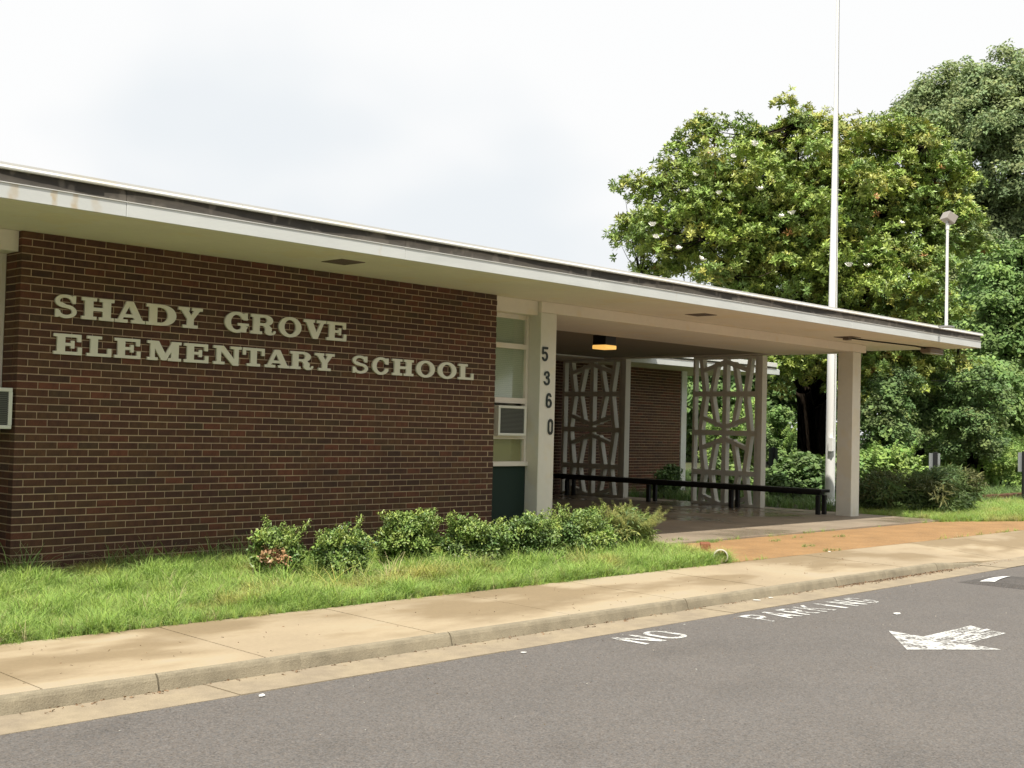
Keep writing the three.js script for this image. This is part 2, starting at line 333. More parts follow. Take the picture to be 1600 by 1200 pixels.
function simplify(L, tol) {
  const rdp = (a, b) => { let d = 0, at_ = -1; const [ax, ay] = L[a], [bx, by] = L[b], l = Math.hypot(bx - ax, by - ay) || 1e-9; for (let i = a + 1; i < b; i++) { const e = Math.abs((bx - ax) * (ay - L[i][1]) - (ax - L[i][0]) * (by - ay)) / l; if (e > d) { d = e; at_ = i; } } return d > tol ? [...rdp(a, at_), ...rdp(at_, b)] : [L[a]]; };
  const h = Math.floor(L.length / 2), n = L.length - 1; return [...rdp(0, h), ...rdp(h, n), L[n]];
}
function shapesOf(loops) {
  const area = (l) => l.reduce((s, p, i) => { const q = l[(i + 1) % l.length]; return s + p[0] * q[1] - q[0] * p[1]; }, 0) / 2;
  const inside = (p, l) => { let c = false; for (let i = 0, j = l.length - 1; i < l.length; j = i++) if ((l[i][1] > p[1]) !== (l[j][1] > p[1]) && p[0] < (l[j][0] - l[i][0]) * (p[1] - l[i][1]) / (l[j][1] - l[i][1]) + l[i][0]) c = !c; return c; };
  const depth = loops.map((l, i) => loops.filter((m, j) => j !== i && inside(l[0], m)).length);
  const out = loops.map((l, i) => ({ l, d: depth[i] })).filter((o) => o.d % 2 === 0).map((o) => ({ o, s: new THREE.Shape(o.l.map(([x, y]) => new THREE.Vector2(x, y))) }));
  loops.forEach((l, i) => { if (depth[i] % 2) { const host = out.filter((q) => q.o.d === depth[i] - 1 && inside(l[0], q.o.l))[0]; host?.s.holes.push(new THREE.Path(l.map(([x, y]) => new THREE.Vector2(x, y)))); } });
  return out.map((q) => q.s);
}
const sdRect = (x0, y0, x1, y1) => (x, y) => { const dx = Math.max(x0 - x, x - x1), dy = Math.max(y0 - y, y - y1); return dx > 0 && dy > 0 ? Math.hypot(dx, dy) : Math.max(dx, dy); };
const sdSeg = (ax, ay, bx, by, w) => (x, y) => { const px = x - ax, py = y - ay, dx = bx - ax, dy = by - ay, t = clamp((px * dx + py * dy) / (dx * dx + dy * dy)); return Math.hypot(px - dx * t, py - dy * t) - w / 2; };
const sdPoly = (P) => (x, y) => { let d = 1e9, c = false; for (let i = 0, j = P.length - 1; i < P.length; j = i++) { const [ax, ay] = P[j], [bx, by] = P[i], dx = bx - ax, dy = by - ay, t = clamp(((x - ax) * dx + (y - ay) * dy) / (dx * dx + dy * dy)); d = Math.min(d, Math.hypot(x - ax - dx * t, y - ay - dy * t)); if ((by > y) !== (ay > y) && x < (ax - bx) * (y - by) / (ay - by) + bx) c = !c; } return c ? -d : d; };
const sdEll = (cx, cy, rx, ry) => (x, y) => (Math.hypot((x - cx) / rx, (y - cy) / ry) - 1) * Math.min(rx, ry);
const U = (...f) => (x, y) => Math.min(...f.map((q) => q(x, y)));
const I2 = (...f) => (x, y) => Math.max(...f.map((q) => q(x, y)));
const Not = (f) => (x, y) => -f(x, y);
const ring = (cx, cy, rx, ry, tx, ty) => I2(sdEll(cx, cy, rx, ry), Not(sdEll(cx, cy, rx - tx, ry - ty)));
const smin = (fs, k) => (x, y) => { let s = 0; for (const f of fs) s += Math.exp(-f(x, y) / k); return -k * Math.log(s); };

// bold slab-serif capitals on a 1 x 1 box (x is stretched to the letter's own width)
const SV = 0.15, ST = 0.235;      // slab height, stem width
const slab = (x0, x1, top) => top ? sdRect(x0, 1 - SV, x1, 1) : sdRect(x0, 0, x1, SV);
const GLY = {
  H: () => U(sdRect(0.10, 0, 0.35, 1), sdRect(0.65, 0, 0.90, 1), slab(0, 0.46, 1), slab(0.54, 1, 1), slab(0, 0.46, 0), slab(0.54, 1, 0), sdRect(0.2, 0.41, 0.8, 0.57)),
  E: () => U(sdRect(0.12, 0, 0.40, 1), slab(0, 0.97, 1), slab(0, 1, 0), sdRect(0.82, 0.64, 0.97, 1), sdRect(0.85, 0, 1, 0.38), sdRect(0.3, 0.43, 0.66, 0.57), sdRect(0.60, 0.31, 0.73, 0.69)),
  L: () => U(sdRect(0.14, 0, 0.44, 1), slab(0, 0.6, 1), slab(0, 1, 0), sdRect(0.84, 0, 1, 0.42)),
  T: () => U(sdRect(0.36, 0, 0.64, 1), slab(0, 1, 1), sdRect(0, 0.60, 0.14, 1), sdRect(0.86, 0.60, 1, 1), slab(0.2, 0.8, 0)),
  D: () => U(sdRect(0.10, 0, 0.36, 1), I2(U(sdPoly([[0, 0], [0.55, 0], [0.55, 1], [0, 1]]), sdEll(0.53, 0.5, 0.47, 0.5)), Not(U(sdRect(0.36, 0.145, 0.5, 0.855), sdEll(0.48, 0.5, 0.235, 0.355))), Not(sdRect(-0.1, SV, 0.10, 1 - SV)))),
  A: () => U(sdPoly([[0.37, 1], [0.60, 1], [0.93, 0.1], [0.67, 0.1], [0.455, 0.76], [0.235, 0.1], [0.09, 0.1]]), sdRect(0.26, 0.25, 0.74, 0.40), slab(0, 0.42, 0), slab(0.54, 1, 0)),
  Y: () => U(sdRect(0.365, 0, 0.635, 0.46), sdPoly([[0.06, 0.95], [0.36, 0.95], [0.60, 0.47], [0.60, 0.36], [0.365, 0.36], [0.365, 0.44]]), sdPoly([[0.94, 0.95], [0.70, 0.95], [0.44, 0.47], [0.44, 0.36], [0.635, 0.36], [0.635, 0.44]]), slab(0, 0.46, 1), slab(0.56, 1, 1), slab(0.19, 0.81, 0)),
  V: () => U(sdPoly([[0.07, 0.95], [0.37, 0.95], [0.58, 0.36], [0.77, 0.95], [0.93, 0.95], [0.63, 0], [0.42, 0]]), slab(0, 0.49, 1), slab(0.58, 1, 1)),
  N: () => U(sdRect(0.11, 0, 0.27, 1), sdRect(0.74, 0, 0.90, 1), sdPoly([[0.10, 1], [0.36, 1], [0.90, 0.02], [0.90, -0.03], [0.70, -0.03]]), slab(0, 0.36, 1), slab(0.6, 1, 1), slab(0, 0.40, 0)),
  M: () => U(sdRect(0.09, 0, 0.22, 1), sdRect(0.70, 0, 0.92, 1), sdPoly([[0.09, 1], [0.33, 1], [0.53, 0.36], [0.72, 1], [0.92, 1], [0.80, 0.8], [0.56, 0.02], [0.42, 0.02]]), slab(0, 0.3, 1), slab(0.72, 1, 1), slab(0, 0.31, 0), slab(0.61, 1, 0)),
  R: () => U(sdRect(0.10, 0, 0.36, 1), slab(0, 0.5, 1), slab(0, 0.46, 0), I2(U(sdRect(0.2, 0.44, 0.56, 1), sdEll(0.56, 0.72, 0.34, 0.28)), Not(U(sdRect(0.36, 0.575, 0.55, 0.865), sdEll(0.54, 0.72, 0.115, 0.145)))), sdPoly([[0.46, 0.52], [0.68, 0.55], [0.84, 0.36], [0.86, 0.2], [0.6, 0.16], [0.58, 0.34]]), I2(sdEll(0.80, 0.17, 0.22, 0.19), Not(sdEll(0.885, 0.22, 0.055, 0.10)), Not(sdRect(0.86, 0.22, 1.1, 0.6)))),
  O: () => ring(0.5, 0.5, 0.5, 0.53, 0.245, 0.155),
  C: () => U(I2(ring(0.53, 0.5, 0.53, 0.53, 0.26, 0.155), Not(sdPoly([[0.62, 0.64], [1.3, 0.64], [1.3, 0.37], [0.62, 0.37]])), sdRect(-0.2, -0.2, 0.985, 1.2)), sdRect(0.84, 0.60, 0.985, 0.98)),
  G: () => U(I2(ring(0.5, 0.5, 0.5, 0.53, 0.25, 0.155), Not(sdPoly([[0.6, 0.66], [1.3, 0.66], [1.3, 0.30], [0.6, 0.30]]))), sdRect(0.80, 0.63, 0.945, 0.99), sdRect(0.68, 0.02, 0.90, 0.46), sdRect(0.55, 0.34, 1.0, 0.47)),
  S: () => { // spine of two bowls with slab ends
    const up = I2(ring(0.48, 0.735, 0.47, 0.30, 0.21, 0.145), Not(sdPoly([[0.5, 0.70], [1.3, 0.70], [1.3, 0.2], [0.5, 0.2]])));
    const lo = I2(ring(0.52, 0.275, 0.48, 0.305, 0.21, 0.150), Not(sdPoly([[0.5, 0.31], [-0.3, 0.31], [-0.3, 0.9], [0.5, 0.9]])));
    return U(up, lo, sdPoly([[0.22, 0.62], [0.5, 0.43], [0.80, 0.39], [0.78, 0.42], [0.5, 0.595], [0.3, 0.68]]), sdRect(0.80, 0.64, 0.95, 1.0), sdRect(0.03, 0, 0.18, 0.36));
  },
};
function glyphShapes(fn, n = 110) { return shapesOf(contour(fn, -0.09, 1.09, -0.09, 1.09, n, 0.0022)); }
{
  const sign = thing('school_name_sign', 'cream slab-serif letters reading SHADY GROVE ELEMENTARY SCHOOL on the brick wall', 'sign', [0.315, 1.95, 0.004]);
  const L1 = [['S', .315, .527], ['H', .574, .90], ['A', .910, 1.225], ['D', 1.236, 1.562], ['Y', 1.585, 1.858], ['G', 2.119, 2.408], ['R', 2.431, 2.739], ['O', 2.782, 3.075], ['V', 3.107, 3.403], ['E', 3.415, 3.690]];
  const L2 = [['E', .318, .592], ['L', .640, .886], ['E', .917, 1.19], ['M', 1.26, 1.631], ['E', 1.662, 1.941], ['N', 1.998, 2.33], ['T', 2.347, 2.615], ['A', 2.622, 2.934], ['R', 2.942, 3.243], ['Y', 3.266, 3.536], ['S', 3.788, 4.012], ['C', 4.073, 4.318], ['H', 4.372, 4.699], ['O', 4.74, 5.037], ['O', 5.084, 5.392], ['L', 5.425, 5.684]];
  const cache = {};
  for (const [row, y0, h] of [[L1, 2.295, 0.205], [L2, 1.955, 0.19]]) for (const [c, x0, x1] of row) {
    const sh = cache[c] ??= glyphShapes(GLY[c]());
    const g = new THREE.ExtrudeGeometry(sh, { depth: 0.022, bevelEnabled: false, curveSegments: 4 });
    g.scale(x1 - x0, h, 1); g.translate(x0, y0, 0.006);
    part('letter', wuv(g), M.letter, sign);
  }
}
{
  const dg = { // numerals drawn with a wide stroke
    5: U(sdSeg(0.15, 0.92, 0.85, 0.92, 0.17), sdSeg(0.14, 0.92, 0.14, 0.55, 0.17), I2(ring(0.46, 0.34, 0.46, 0.34, 0.19, 0.16), Not(sdPoly([[-0.2, 0.28], [0.42, 0.28], [0.3, 0.75], [-0.2, 0.75]]))), sdSeg(0.14, 0.55, 0.42, 0.6, 0.13)),
    3: U(I2(ring(0.47, 0.75, 0.42, 0.25, 0.2, 0.15), Not(sdPoly([[-0.2, 0.68], [0.42, 0.68], [0.42, 0.3], [-0.2, 0.3]]))), I2(ring(0.47, 0.30, 0.46, 0.30, 0.2, 0.15), Not(sdPoly([[-0.2, 0.28], [0.42, 0.28], [0.42, 0.9], [-0.2, 0.9]]))), sdSeg(0.40, 0.55, 0.6, 0.55, 0.12)),
    6: U(ring(0.5, 0.31, 0.45, 0.31, 0.2, 0.15), I2(ring(0.5, 0.5, 0.45, 0.5, 0.2, 0.15), sdPoly([[-0.2, 0.3], [0.5, 0.3], [0.5, 0.72], [1.2, 0.76], [1.2, 1.2], [-0.2, 1.2]]))),
    0: I2(U(sdRect(0.08, 0.28, 0.92, 0.72), sdEll(0.5, 0.72, 0.42, 0.28), sdEll(0.5, 0.28, 0.42, 0.28)), Not(U(sdRect(0.28, 0.3, 0.72, 0.7), sdEll(0.5, 0.7, 0.22, 0.14), sdEll(0.5, 0.3, 0.22, 0.14)))),
  };
  const o = thing('address_numerals', 'dark house numerals 5360 stepping down the white column', 'numerals', [6.93, 1.30, 0.004]);
  for (const [c, x0, x1, y0, y1] of [[5, 6.942, 7.062, 2.262, 2.45], [3, 6.987, 7.110, 1.948, 2.135], [6, 7.035, 7.155, 1.652, 1.85], [0, 7.080, 7.195, 1.302, 1.51]]) {
    const g = new THREE.ExtrudeGeometry(glyphShapes(dg[c], 80), { depth: 0.012, bevelEnabled: false }); g.scale(x1 - x0, y1 - y0, 1); g.translate(x0, y0, 0.003);
    part('numeral', g, M.digit, o);
  }
}

// ------------------------------------------------------------------ school building
const BX = 0.2032, CY = 0.067733, BL = 0.1935, BH = 0.0575, BD = 0.0925;
function brickGeo(l, h, d, ch = 0.003) {       // front face toward +z, chamfered, open at the back
  const P = [], Uv = [], q = (a, b, c, e) => { for (const v of [a, b, c, a, c, e]) { P.push(...v); Uv.push(v[0] + (Math.abs(v[2]) > ch * 2 ? v[2] : 0), v[1]); } };
  const x0 = -l / 2, x1 = l / 2, y0 = -h / 2, y1 = h / 2, X0 = x0 + ch, X1 = x1 - ch, Y0 = y0 + ch, Y1 = y1 - ch;
  const f = [[X0, Y0, 0], [X1, Y0, 0], [X1, Y1, 0], [X0, Y1, 0]], m = [[x0, y0, -ch], [x1, y0, -ch], [x1, y1, -ch], [x0, y1, -ch]], b = [[x0, y0, -d], [x1, y0, -d], [x1, y1, -d], [x0, y1, -d]];
  q(...f); for (let i = 0; i < 4; i++) { const j = (i + 1) % 4; q(m[i], m[j], f[j], f[i]); q(b[i], b[j], m[j], m[i]); }
  const g = new THREE.BufferGeometry(); g.setAttribute('position', new THREE.Float32BufferAttribute(P, 3)); g.setAttribute('uv', new THREE.Float32BufferAttribute(Uv, 2)); g.computeVertexNormals(); return g;
}
const TONES = [[0.092, 0.034, 0.019], [0.078, 0.030, 0.018], [0.106, 0.040, 0.020], [0.145, 0.045, 0.023], [0.100, 0.044, 0.020], [0.066, 0.029, 0.018], [0.122, 0.051, 0.022], [0.170, 0.050, 0.026], [0.080, 0.042, 0.020]];
function toneAt(x, y) {                         // redder bricks come in loose runs
  const n = fbm(x * 0.9 + 2, y * 1.3, 8, 3), r = rnd();
  if (n > 0.53) return r < 0.10 ? 3 : r < 0.13 ? 7 : r < 0.30 ? 6 : r < 0.62 ? 2 : r < 0.75 ? 4 : r < 0.9 ? 0 : r < 0.96 ? 8 : 5;
  return r < 0.30 ? 0 : r < 0.54 ? 1 : r < 0.68 ? 2 : r < 0.74 ? 4 : r < 0.79 ? 8 : r < 0.83 ? 5 : r < 0.92 ? 6 : 3;
}
{ const mean = [0.092, 0.036, 0.0195]; for (const t of TONES) for (let i = 0; i < 3; i++) t[i] = [1.03, 1.14, 1.12][i] * (t[i] + 0.15 * (mean[i] - t[i])); }
const brickMats = TONES.map((c) => mat(c, 0.85, { map: T.brick, bumpMap: T.brickB, bumpScale: 0.0015 }));
const brickVC = mat([1, 1, 1], 0.85, { map: T.brick, bumpMap: T.brickB, bumpScale: 0.0015, vertexColors: true });
function tinted(g, c) { const n = g.attributes.position.count, a = new Float32Array(n * 3); for (let i = 0; i < n; i++) a.set(c, i * 3); g.setAttribute('color', new THREE.BufferAttribute(a, 3)); return g; }

const school = thing('school_building', 'low brick school building with a long flat canopy roof over its porch', 'building', [0, -0.1, 0]);
{ // street wall of brick
  const wall = part('brick_wall', merge([box(0.006, 6.090, -0.33, 3.046, -0.30, -0.0065), box(0.006, 0.3, -0.33, 3.046, -0.33, -0.302)]), M.mortar, school);
  const list = [];
  for (let k = 0; k < 48; k++) {
    const y = 3.048 - (k + 0.5) * CY, odd = k % 2 === 0;
    if (odd) { for (let i = 0; i < 30; i++) list.push({ x: i * BX + BL / 2 + 0.001, y, l: BL, face: 'z' }); list.push({ z: -0.1025 - 0.0968, y, l: 0.1935, face: 'x' }); }
    else {
      list.push({ x: BD / 2, y, l: BD, face: 'z' });
      for (let i = 0; i < 29; i++) list.push({ x: 0.1025 + i * BX + BL / 2, y, l: BL, face: 'z' });
      list.push({ x: 6.096 - 0.046, y, l: 0.089, face: 'z' });
      list.push({ z: -0.1025 - BX / 2 * 1.0, y, l: 0.1935, face: 'x' });
    }
  }
  const cam = new THREE.Vector3(...CP);
  for (const b of list) { b.p = b.face === 'z' ? new THREE.Vector3(b.x, b.y, 0) : new THREE.Vector3(0, b.y, b.z); b.d = cam.distanceTo(b.p) + (b.face === 'x' ? 3 : 0) + (b.y < 0 ? 50 : 0) - (b.l > 0.15 ? 0 : -2); }
  list.sort((a, b) => a.d - b.d);
  const shared = new Map(), rest = [];
  list.forEach((b, n) => {
    const tone = toneAt(b.p.x, b.p.y), proud = rr(-0.0018, 0.0012), tilt = rr(-0.004, 0.004);
    const v = Math.floor(rnd() * 4), key = b.l + '/' + v;
    if (!shared.has(key)) { const g = brickGeo(b.l, BH, b.face === 'x' ? 0.09 : BD), uv = g.attributes.uv; for (let i = 0; i < uv.count; i++) uv.setXY(i, uv.getX(i) + v * 0.137, uv.getY(i) + v * 0.21); shared.set(key, g); }
    if (n < 300) {
      const m = new THREE.Mesh(shared.get(key), brickMats[tone]); m.name = 'brick'; m.castShadow = m.receiveShadow = true;
      m.position.copy(b.p).sub(originOf(wall)); m.rotation.z = tilt * 0.5; if (b.face === 'x') { m.rotation.y = -Math.PI / 2; m.position.x -= proud; } else m.position.z += proud;
      wall.add(m);
    } else {
      const g = shared.get(key).clone(); g.rotateZ(tilt * 0.5); if (b.face === 'x') g.rotateY(-Math.PI / 2);
      g.translate(b.p.x - (b.face === 'x' ? proud : 0), b.p.y, b.p.z + (b.face === 'z' ? proud : 0)); rest.push(tinted(g, TONES[tone]));
    }
  });
  part('bricks', mergeGeometries(rest), brickVC, wall, 'stuff');
}
// main body behind the street wall
part('side_wall', box(-12, 7.02, -0.33, 3.03, -12, -0.42), M.cream, school);
part('porch_side_wall', box(7.022, 7.23, -0.33, 2.89, -7.3, -0.302), brickMats[4], school);
function windowBay(x0, x1, z) {                 // z = glazing plane
  const bay = part('window_bay', box(x0, x1, 2.86, 3.045, z - 0.1, -0.06), M.cream, school);
  const fr = M.cream, g = [];
  const fw = 0.045;
  part('window_frame', merge([box(x0, x0 + fw, 0.90, 2.858, z - 0.05, z + 0.03), box(x1 - fw, x1, 0.90, 2.858, z - 0.05, z + 0.03), box(x0 + fw, x1 - fw, 2.41, 2.475, z - 0.05, z + 0.035), box(x0 + fw, x1 - fw, 1.70, 1.77, z - 0.05, z + 0.035), box(x0 + fw, x1 - fw, 1.235, 1.275, z - 0.05, z + 0.035), box(x0 + fw, x1 - fw, 2.80, 2.858, z - 0.05, z + 0.02)]), fr, bay);
  part('sill', box(x0, x1, 0.885, 0.945, z - 0.06, z + 0.07, 0.008), M.cream, bay);
  for (const [a, b, m] of [[2.475, 2.80, M.blind], [1.77, 2.41, M.blind], [0.945, 1.235, M.tan]]) {
    part('pane', box(x0 + fw, x1 - fw, a, b, z - 0.012, z - 0.008), M.glass, bay);
    part('blind', box(x0 + fw, x1 - fw, a, b, z - 0.05, z - 0.03), m, bay);
  }
  part('spandrel_panel', box(x0, x1, -0.33, 0.883, z - 0.05, z + 0.02), M.green, bay);
}
windowBay(6.10, 6.915, -0.24);
windowBay(-1.6, -0.004, -0.33);
windowBay(-3.25, -1.65, -0.33);
{ // columns and beams
  for (const [x0, x1] of [[6.92, 7.225], [15.23, 15.525]]) part('column', box(x0, x1, -0.2, 2.898, -0.30, 0, 0.008), M.white, school);
  part('beam', box(6.92, 15.525, 2.90, 3.045, -0.30, 0.001, 0.004), M.cream, school);
  part('porch_ceiling', box(7.23, 15.527, 2.902, 3.04, -1.80, -0.302), M.cream, school);
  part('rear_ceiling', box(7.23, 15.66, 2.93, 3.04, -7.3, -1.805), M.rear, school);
  part('side_beam', box(15.53, 15.75, 2.905, 3.04, -7.3, -0.02, 0.004), M.cream, school);
}
{ // canopy roof
  const roof = part('canopy_roof', box(-12, 17.17, 3.17, 3.275, -12, 1.44), M.gravel, school);
  part('soffit', box(-12, 17.18, 3.048, 3.16, -12, 1.47), M.cream, roof);
  for (let x = -12, i = 0; x < 17.1; x += 3.05, i++) {
    const b = Math.min(x + 3.046, 17.205);
    const g = box(x, b, 3.046, 3.166, 1.472, 1.492 + rr(-0.001, 0.001), 0.003), uv = g.attributes.uv, q = g.attributes.position;
    for (let k = 0; k < uv.count; k++) uv.setXY(k, q.getX(k) + 1.37 + (i % 3) * 0.01, q.getY(k) - 3.04);
    part('fascia_board', g, M.fascia, roof);
    part('fascia_lip', box(x, b, 3.166, 3.172, 1.44, 1.500), M.drip, roof);
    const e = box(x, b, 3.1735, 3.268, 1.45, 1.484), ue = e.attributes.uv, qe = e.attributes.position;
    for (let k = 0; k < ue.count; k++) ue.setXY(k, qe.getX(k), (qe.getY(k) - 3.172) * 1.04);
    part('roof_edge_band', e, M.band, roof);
    const x2 = x + 1.1, b2 = Math.min(x2 + 3.047, 17.235);
    part('drip_edge', profX([[1.40, 3.269], [1.522, 3.269], [1.525, 3.280], [1.516, 3.298], [1.516 + rr(-0.002, 0.002), 3.318], [1.40, 3.322]], x2, b2), M.drip, roof);
  }
  part('end_fascia', box(17.182, 17.203, 3.047, 3.165, -12, 1.47, 0.003), M.fascia, roof);
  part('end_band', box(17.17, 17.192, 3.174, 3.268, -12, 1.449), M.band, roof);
  part('end_drip_edge', box(17.14, 17.24, 3.269, 3.322, -12, 1.398), M.drip, roof);
  for (const [x, z] of [[2.995, 0.815], [9.45, 0.74], [13.9, 0.60]]) {
    const v = part('soffit_vent', merge([box(x - 0.15, x + 0.15, 3.040, 3.0475, z - 0.17, z - 0.155), box(x - 0.15, x + 0.15, 3.040, 3.0475, z + 0.155, z + 0.17), box(x - 0.15, x - 0.135, 3.040, 3.0475, z - 0.155, z + 0.155), box(x + 0.135, x + 0.15, 3.040, 3.0475, z - 0.155, z + 0.155)]), M.brownMetal, roof);
    part('soffit_grille', box(x - 0.135, x + 0.135, 3.0425, 3.0472, z - 0.155, z + 0.155), mat([0.10, 0.085, 0.06], 0.9), roof);
    const sl = []; for (let k = 0; k < 9; k++) sl.push(box(x - 0.135, x + 0.135, 3.0385, 3.042, z - 0.14 + k * 0.035, z - 0.128 + k * 0.035)); part('soffit_louvre', merge(sl), M.brownMetal, roof);
  }
}
// ------------------------------------------------------------------ rear wing across the porch
{
  const w = thing('brick_wing', 'rear brick wing with a white two-tier roof edge behind the porch screens', 'building', [14, -0.1, -7.4]);
  const core = part('brick_wall', box(7.3, 20.30, -0.33, 2.90, -14, -7.407), M.mortar, w), gs = [];
  for (let k = 0; k < 46; k++) for (let i = 0; i < 41; i++) {
    const x = 12.104 + i * BX + (k % 2) * BX / 2; if (x > 20.25) continue;
    const t = toneAt(x, k * 0.07), g = brickGeo(BL, BH, 0.05, 0.003); g.translate(x, 2.896 - (k + 0.5) * CY, -7.40 + rr(-0.002, 0.001)); gs.push(tinted(g, TONES[t]));
  }
  part('bricks', mergeGeometries(gs), brickVC, core, 'stuff');
  part('corner_trim', box(20.24, 20.46, -0.3, 2.90, -7.6, -7.37, 0.006), M.drip, w);
  const r = part('roof', box(7.3, 22.4, 3.06, 3.15, -16, -6.12), M.gravel, w);
  part('soffit', box(7.3, 22.44, 2.905, 3.055, -16, -6.06), M.cream, r);
  part('fascia_board', box(7.3, 22.62, 2.90, 3.03, -6.055, -6.03, 0.004), M.fascia, r);
  part('drip_edge', box(7.3, 22.46, 3.09, 3.20, -6.115, -6.00, 0.006), M.drip, r);
  part('end_fascia', box(22.445, 22.62, 2.90, 3.05, -16, -6.06, 0.004), M.fascia, r);
}
// ------------------------------------------------------------------ pierced screens
function screen(z0, z1, label) {
  const W = z1 - z0, H = 2.945, x = 15.60, y0 = -0.052;
  const s = thing('pierced_screen', label, 'screen', [x, y0, (z0 + z1) / 2], 'cast screens along the porch edge');
  const w = W - 0.12;                            // panel width, the post stands at the street end
  const X = (u) => u * w, Y = (v) => H * (1 - v), t = 0.105, B = [];
  const bar = (a, b, c, d, k = t) => B.push(sdSeg(X(a), Y(b), X(c), Y(d), k));
  const mv = (v) => { const K = [[-0.1, -0.105], [0, -0.004], [0.25, 0.251], [0.5, 0.514], [0.75, 0.783], [1.1, 1.15]]; for (let i = 0; i + 1 < K.length; i++) if (v <= K[i + 1][0]) return K[i][1] + (v - K[i][0]) / (K[i + 1][0] - K[i][0]) * (K[i + 1][1] - K[i][1]); return v; };
  const bm = (p, q, r, t2, k) => bar(p, mv(q), r, mv(t2), k);
  bar(0.5, -0.02, 0.5, 1.02, 0.088); bar(0.012, -0.02, 0.012, 1.02, 0.05); bar(0.985, -0.02, 0.985, 1.02, 0.06); bar(-0.02, 0.006, 1.02, 0.006, 0.05); bar(-0.02, 0.995, 1.02, 0.995, 0.06);
  for (const o of [0, 0.5]) {
    bm(0, o + 0.25, 1, o + 0.25, 0.092); if (o) bm(0, 0.5, 1, 0.5, 0.092);
    for (const m of [(u) => u, (u) => 1 - u]) {
      bm(m(0.115), o, m(0.185), o + 0.25, 0.082); bm(m(0.185), o + 0.25, m(0.115), o + 0.5, 0.082);
      bm(m(0.365), o + 0.05, m(0.285), o + 0.25, 0.068); bm(m(0.285), o + 0.25, m(0.365), o + 0.45, 0.068);
      bm(m(0.14), o + 0.098, m(0.5), o + 0.036, 0.07); bm(m(0.14), o + 0.402, m(0.5), o + 0.464, 0.07);
    }
  }
  const fn = I2(smin(B, 0.006), sdRect(0, 0, w, H));
  const g = new THREE.ExtrudeGeometry(shapesOf(contour(fn, -0.03, w + 0.03, -0.03, H + 0.03, 240, 0.0015)), { depth: 0.125, bevelEnabled: true, bevelSize: 0.004, bevelThickness: 0.004, bevelSegments: 1 });
  // shape x runs along +z of the world, extrusion along +x
  g.rotateY(-Math.PI / 2); g.translate(x + 0.145, y0, z0);
  part('pierced_panel', wuv(g), M.white, s);
  part('post', box(x - 0.005, x + 0.165, y0, y0 + H, z1 - 0.115, z1, 0.006), M.white, s);
}
screen(-7.27, -5.48, 'pierced concrete screen standing before the rear brick wall');
screen(-3.75, -2.11, 'pierced concrete screen with green shrubs showing through it');

// ------------------------------------------------------------------ bench
{
  const b = thing('long_bench', 'long low black bench along the porch edge beside the screens', 'bench', [15.17, -0.055, -3.8]);
  part('seat', box(15.02, 15.32, 0.345, 0.40, -7.1, -0.47, 0.006), M.black, b);
  part('seat_rail', box(15.10, 15.24, 0.295, 0.344, -7.0, -0.55), M.black, b);
  for (const z of [-0.56, -2.42, -4.40, -6.6]) for (const x of [15.06, 15.28]) part('leg', box(x - 0.035, x + 0.035, -0.054, 0.294, z - 0.035, z + 0.035, 0.004), M.black, b);
}
// ------------------------------------------------------------------ air conditioners
function airCon(x0, x1, y0, y1, zb, zf, label) {
  const a = thing('air_conditioner', label, 'air conditioner', [(x0 + x1) / 2, y0, zb], 'window air conditioners');
  part('casing', box(x0, x1, y0, y1, zb, zf - 0.03), M.acWhite, a);
  const b = 0.034; part('front_frame', merge([box(x0, x1, y0, y0 + b, zf - 0.028, zf, 0.006), box(x0, x1, y1 - b, y1, zf - 0.028, zf, 0.006), box(x0, x0 + b, y0 + b, y1 - b, zf - 0.028, zf), box(x1 - b, x1, y0 + b, y1 - b, zf - 0.028, zf)]), M.acWhite, a);
  const g = part('grille', box(x0 + b, x1 - b, y0 + b, y1 - b, zf - 0.027, zf - 0.02), M.acDark, a);
  for (let y = y0 + b + 0.008; y < y1 - b - 0.006; y += 0.0165) part('louvre', box(x0 + b, x1 - b, y, y + 0.0095, zf - 0.018, zf - 0.006), M.acGrille, g);
}
airCon(6.285, 6.80, 1.278, 1.665, -0.34, -0.115, 'window air conditioner in the narrow bay beside the numbered column');
airCon(-0.62, -0.03, 1.262, 1.628, -0.55, 0.0, 'window air conditioner at the far end of the lettered brick wall');

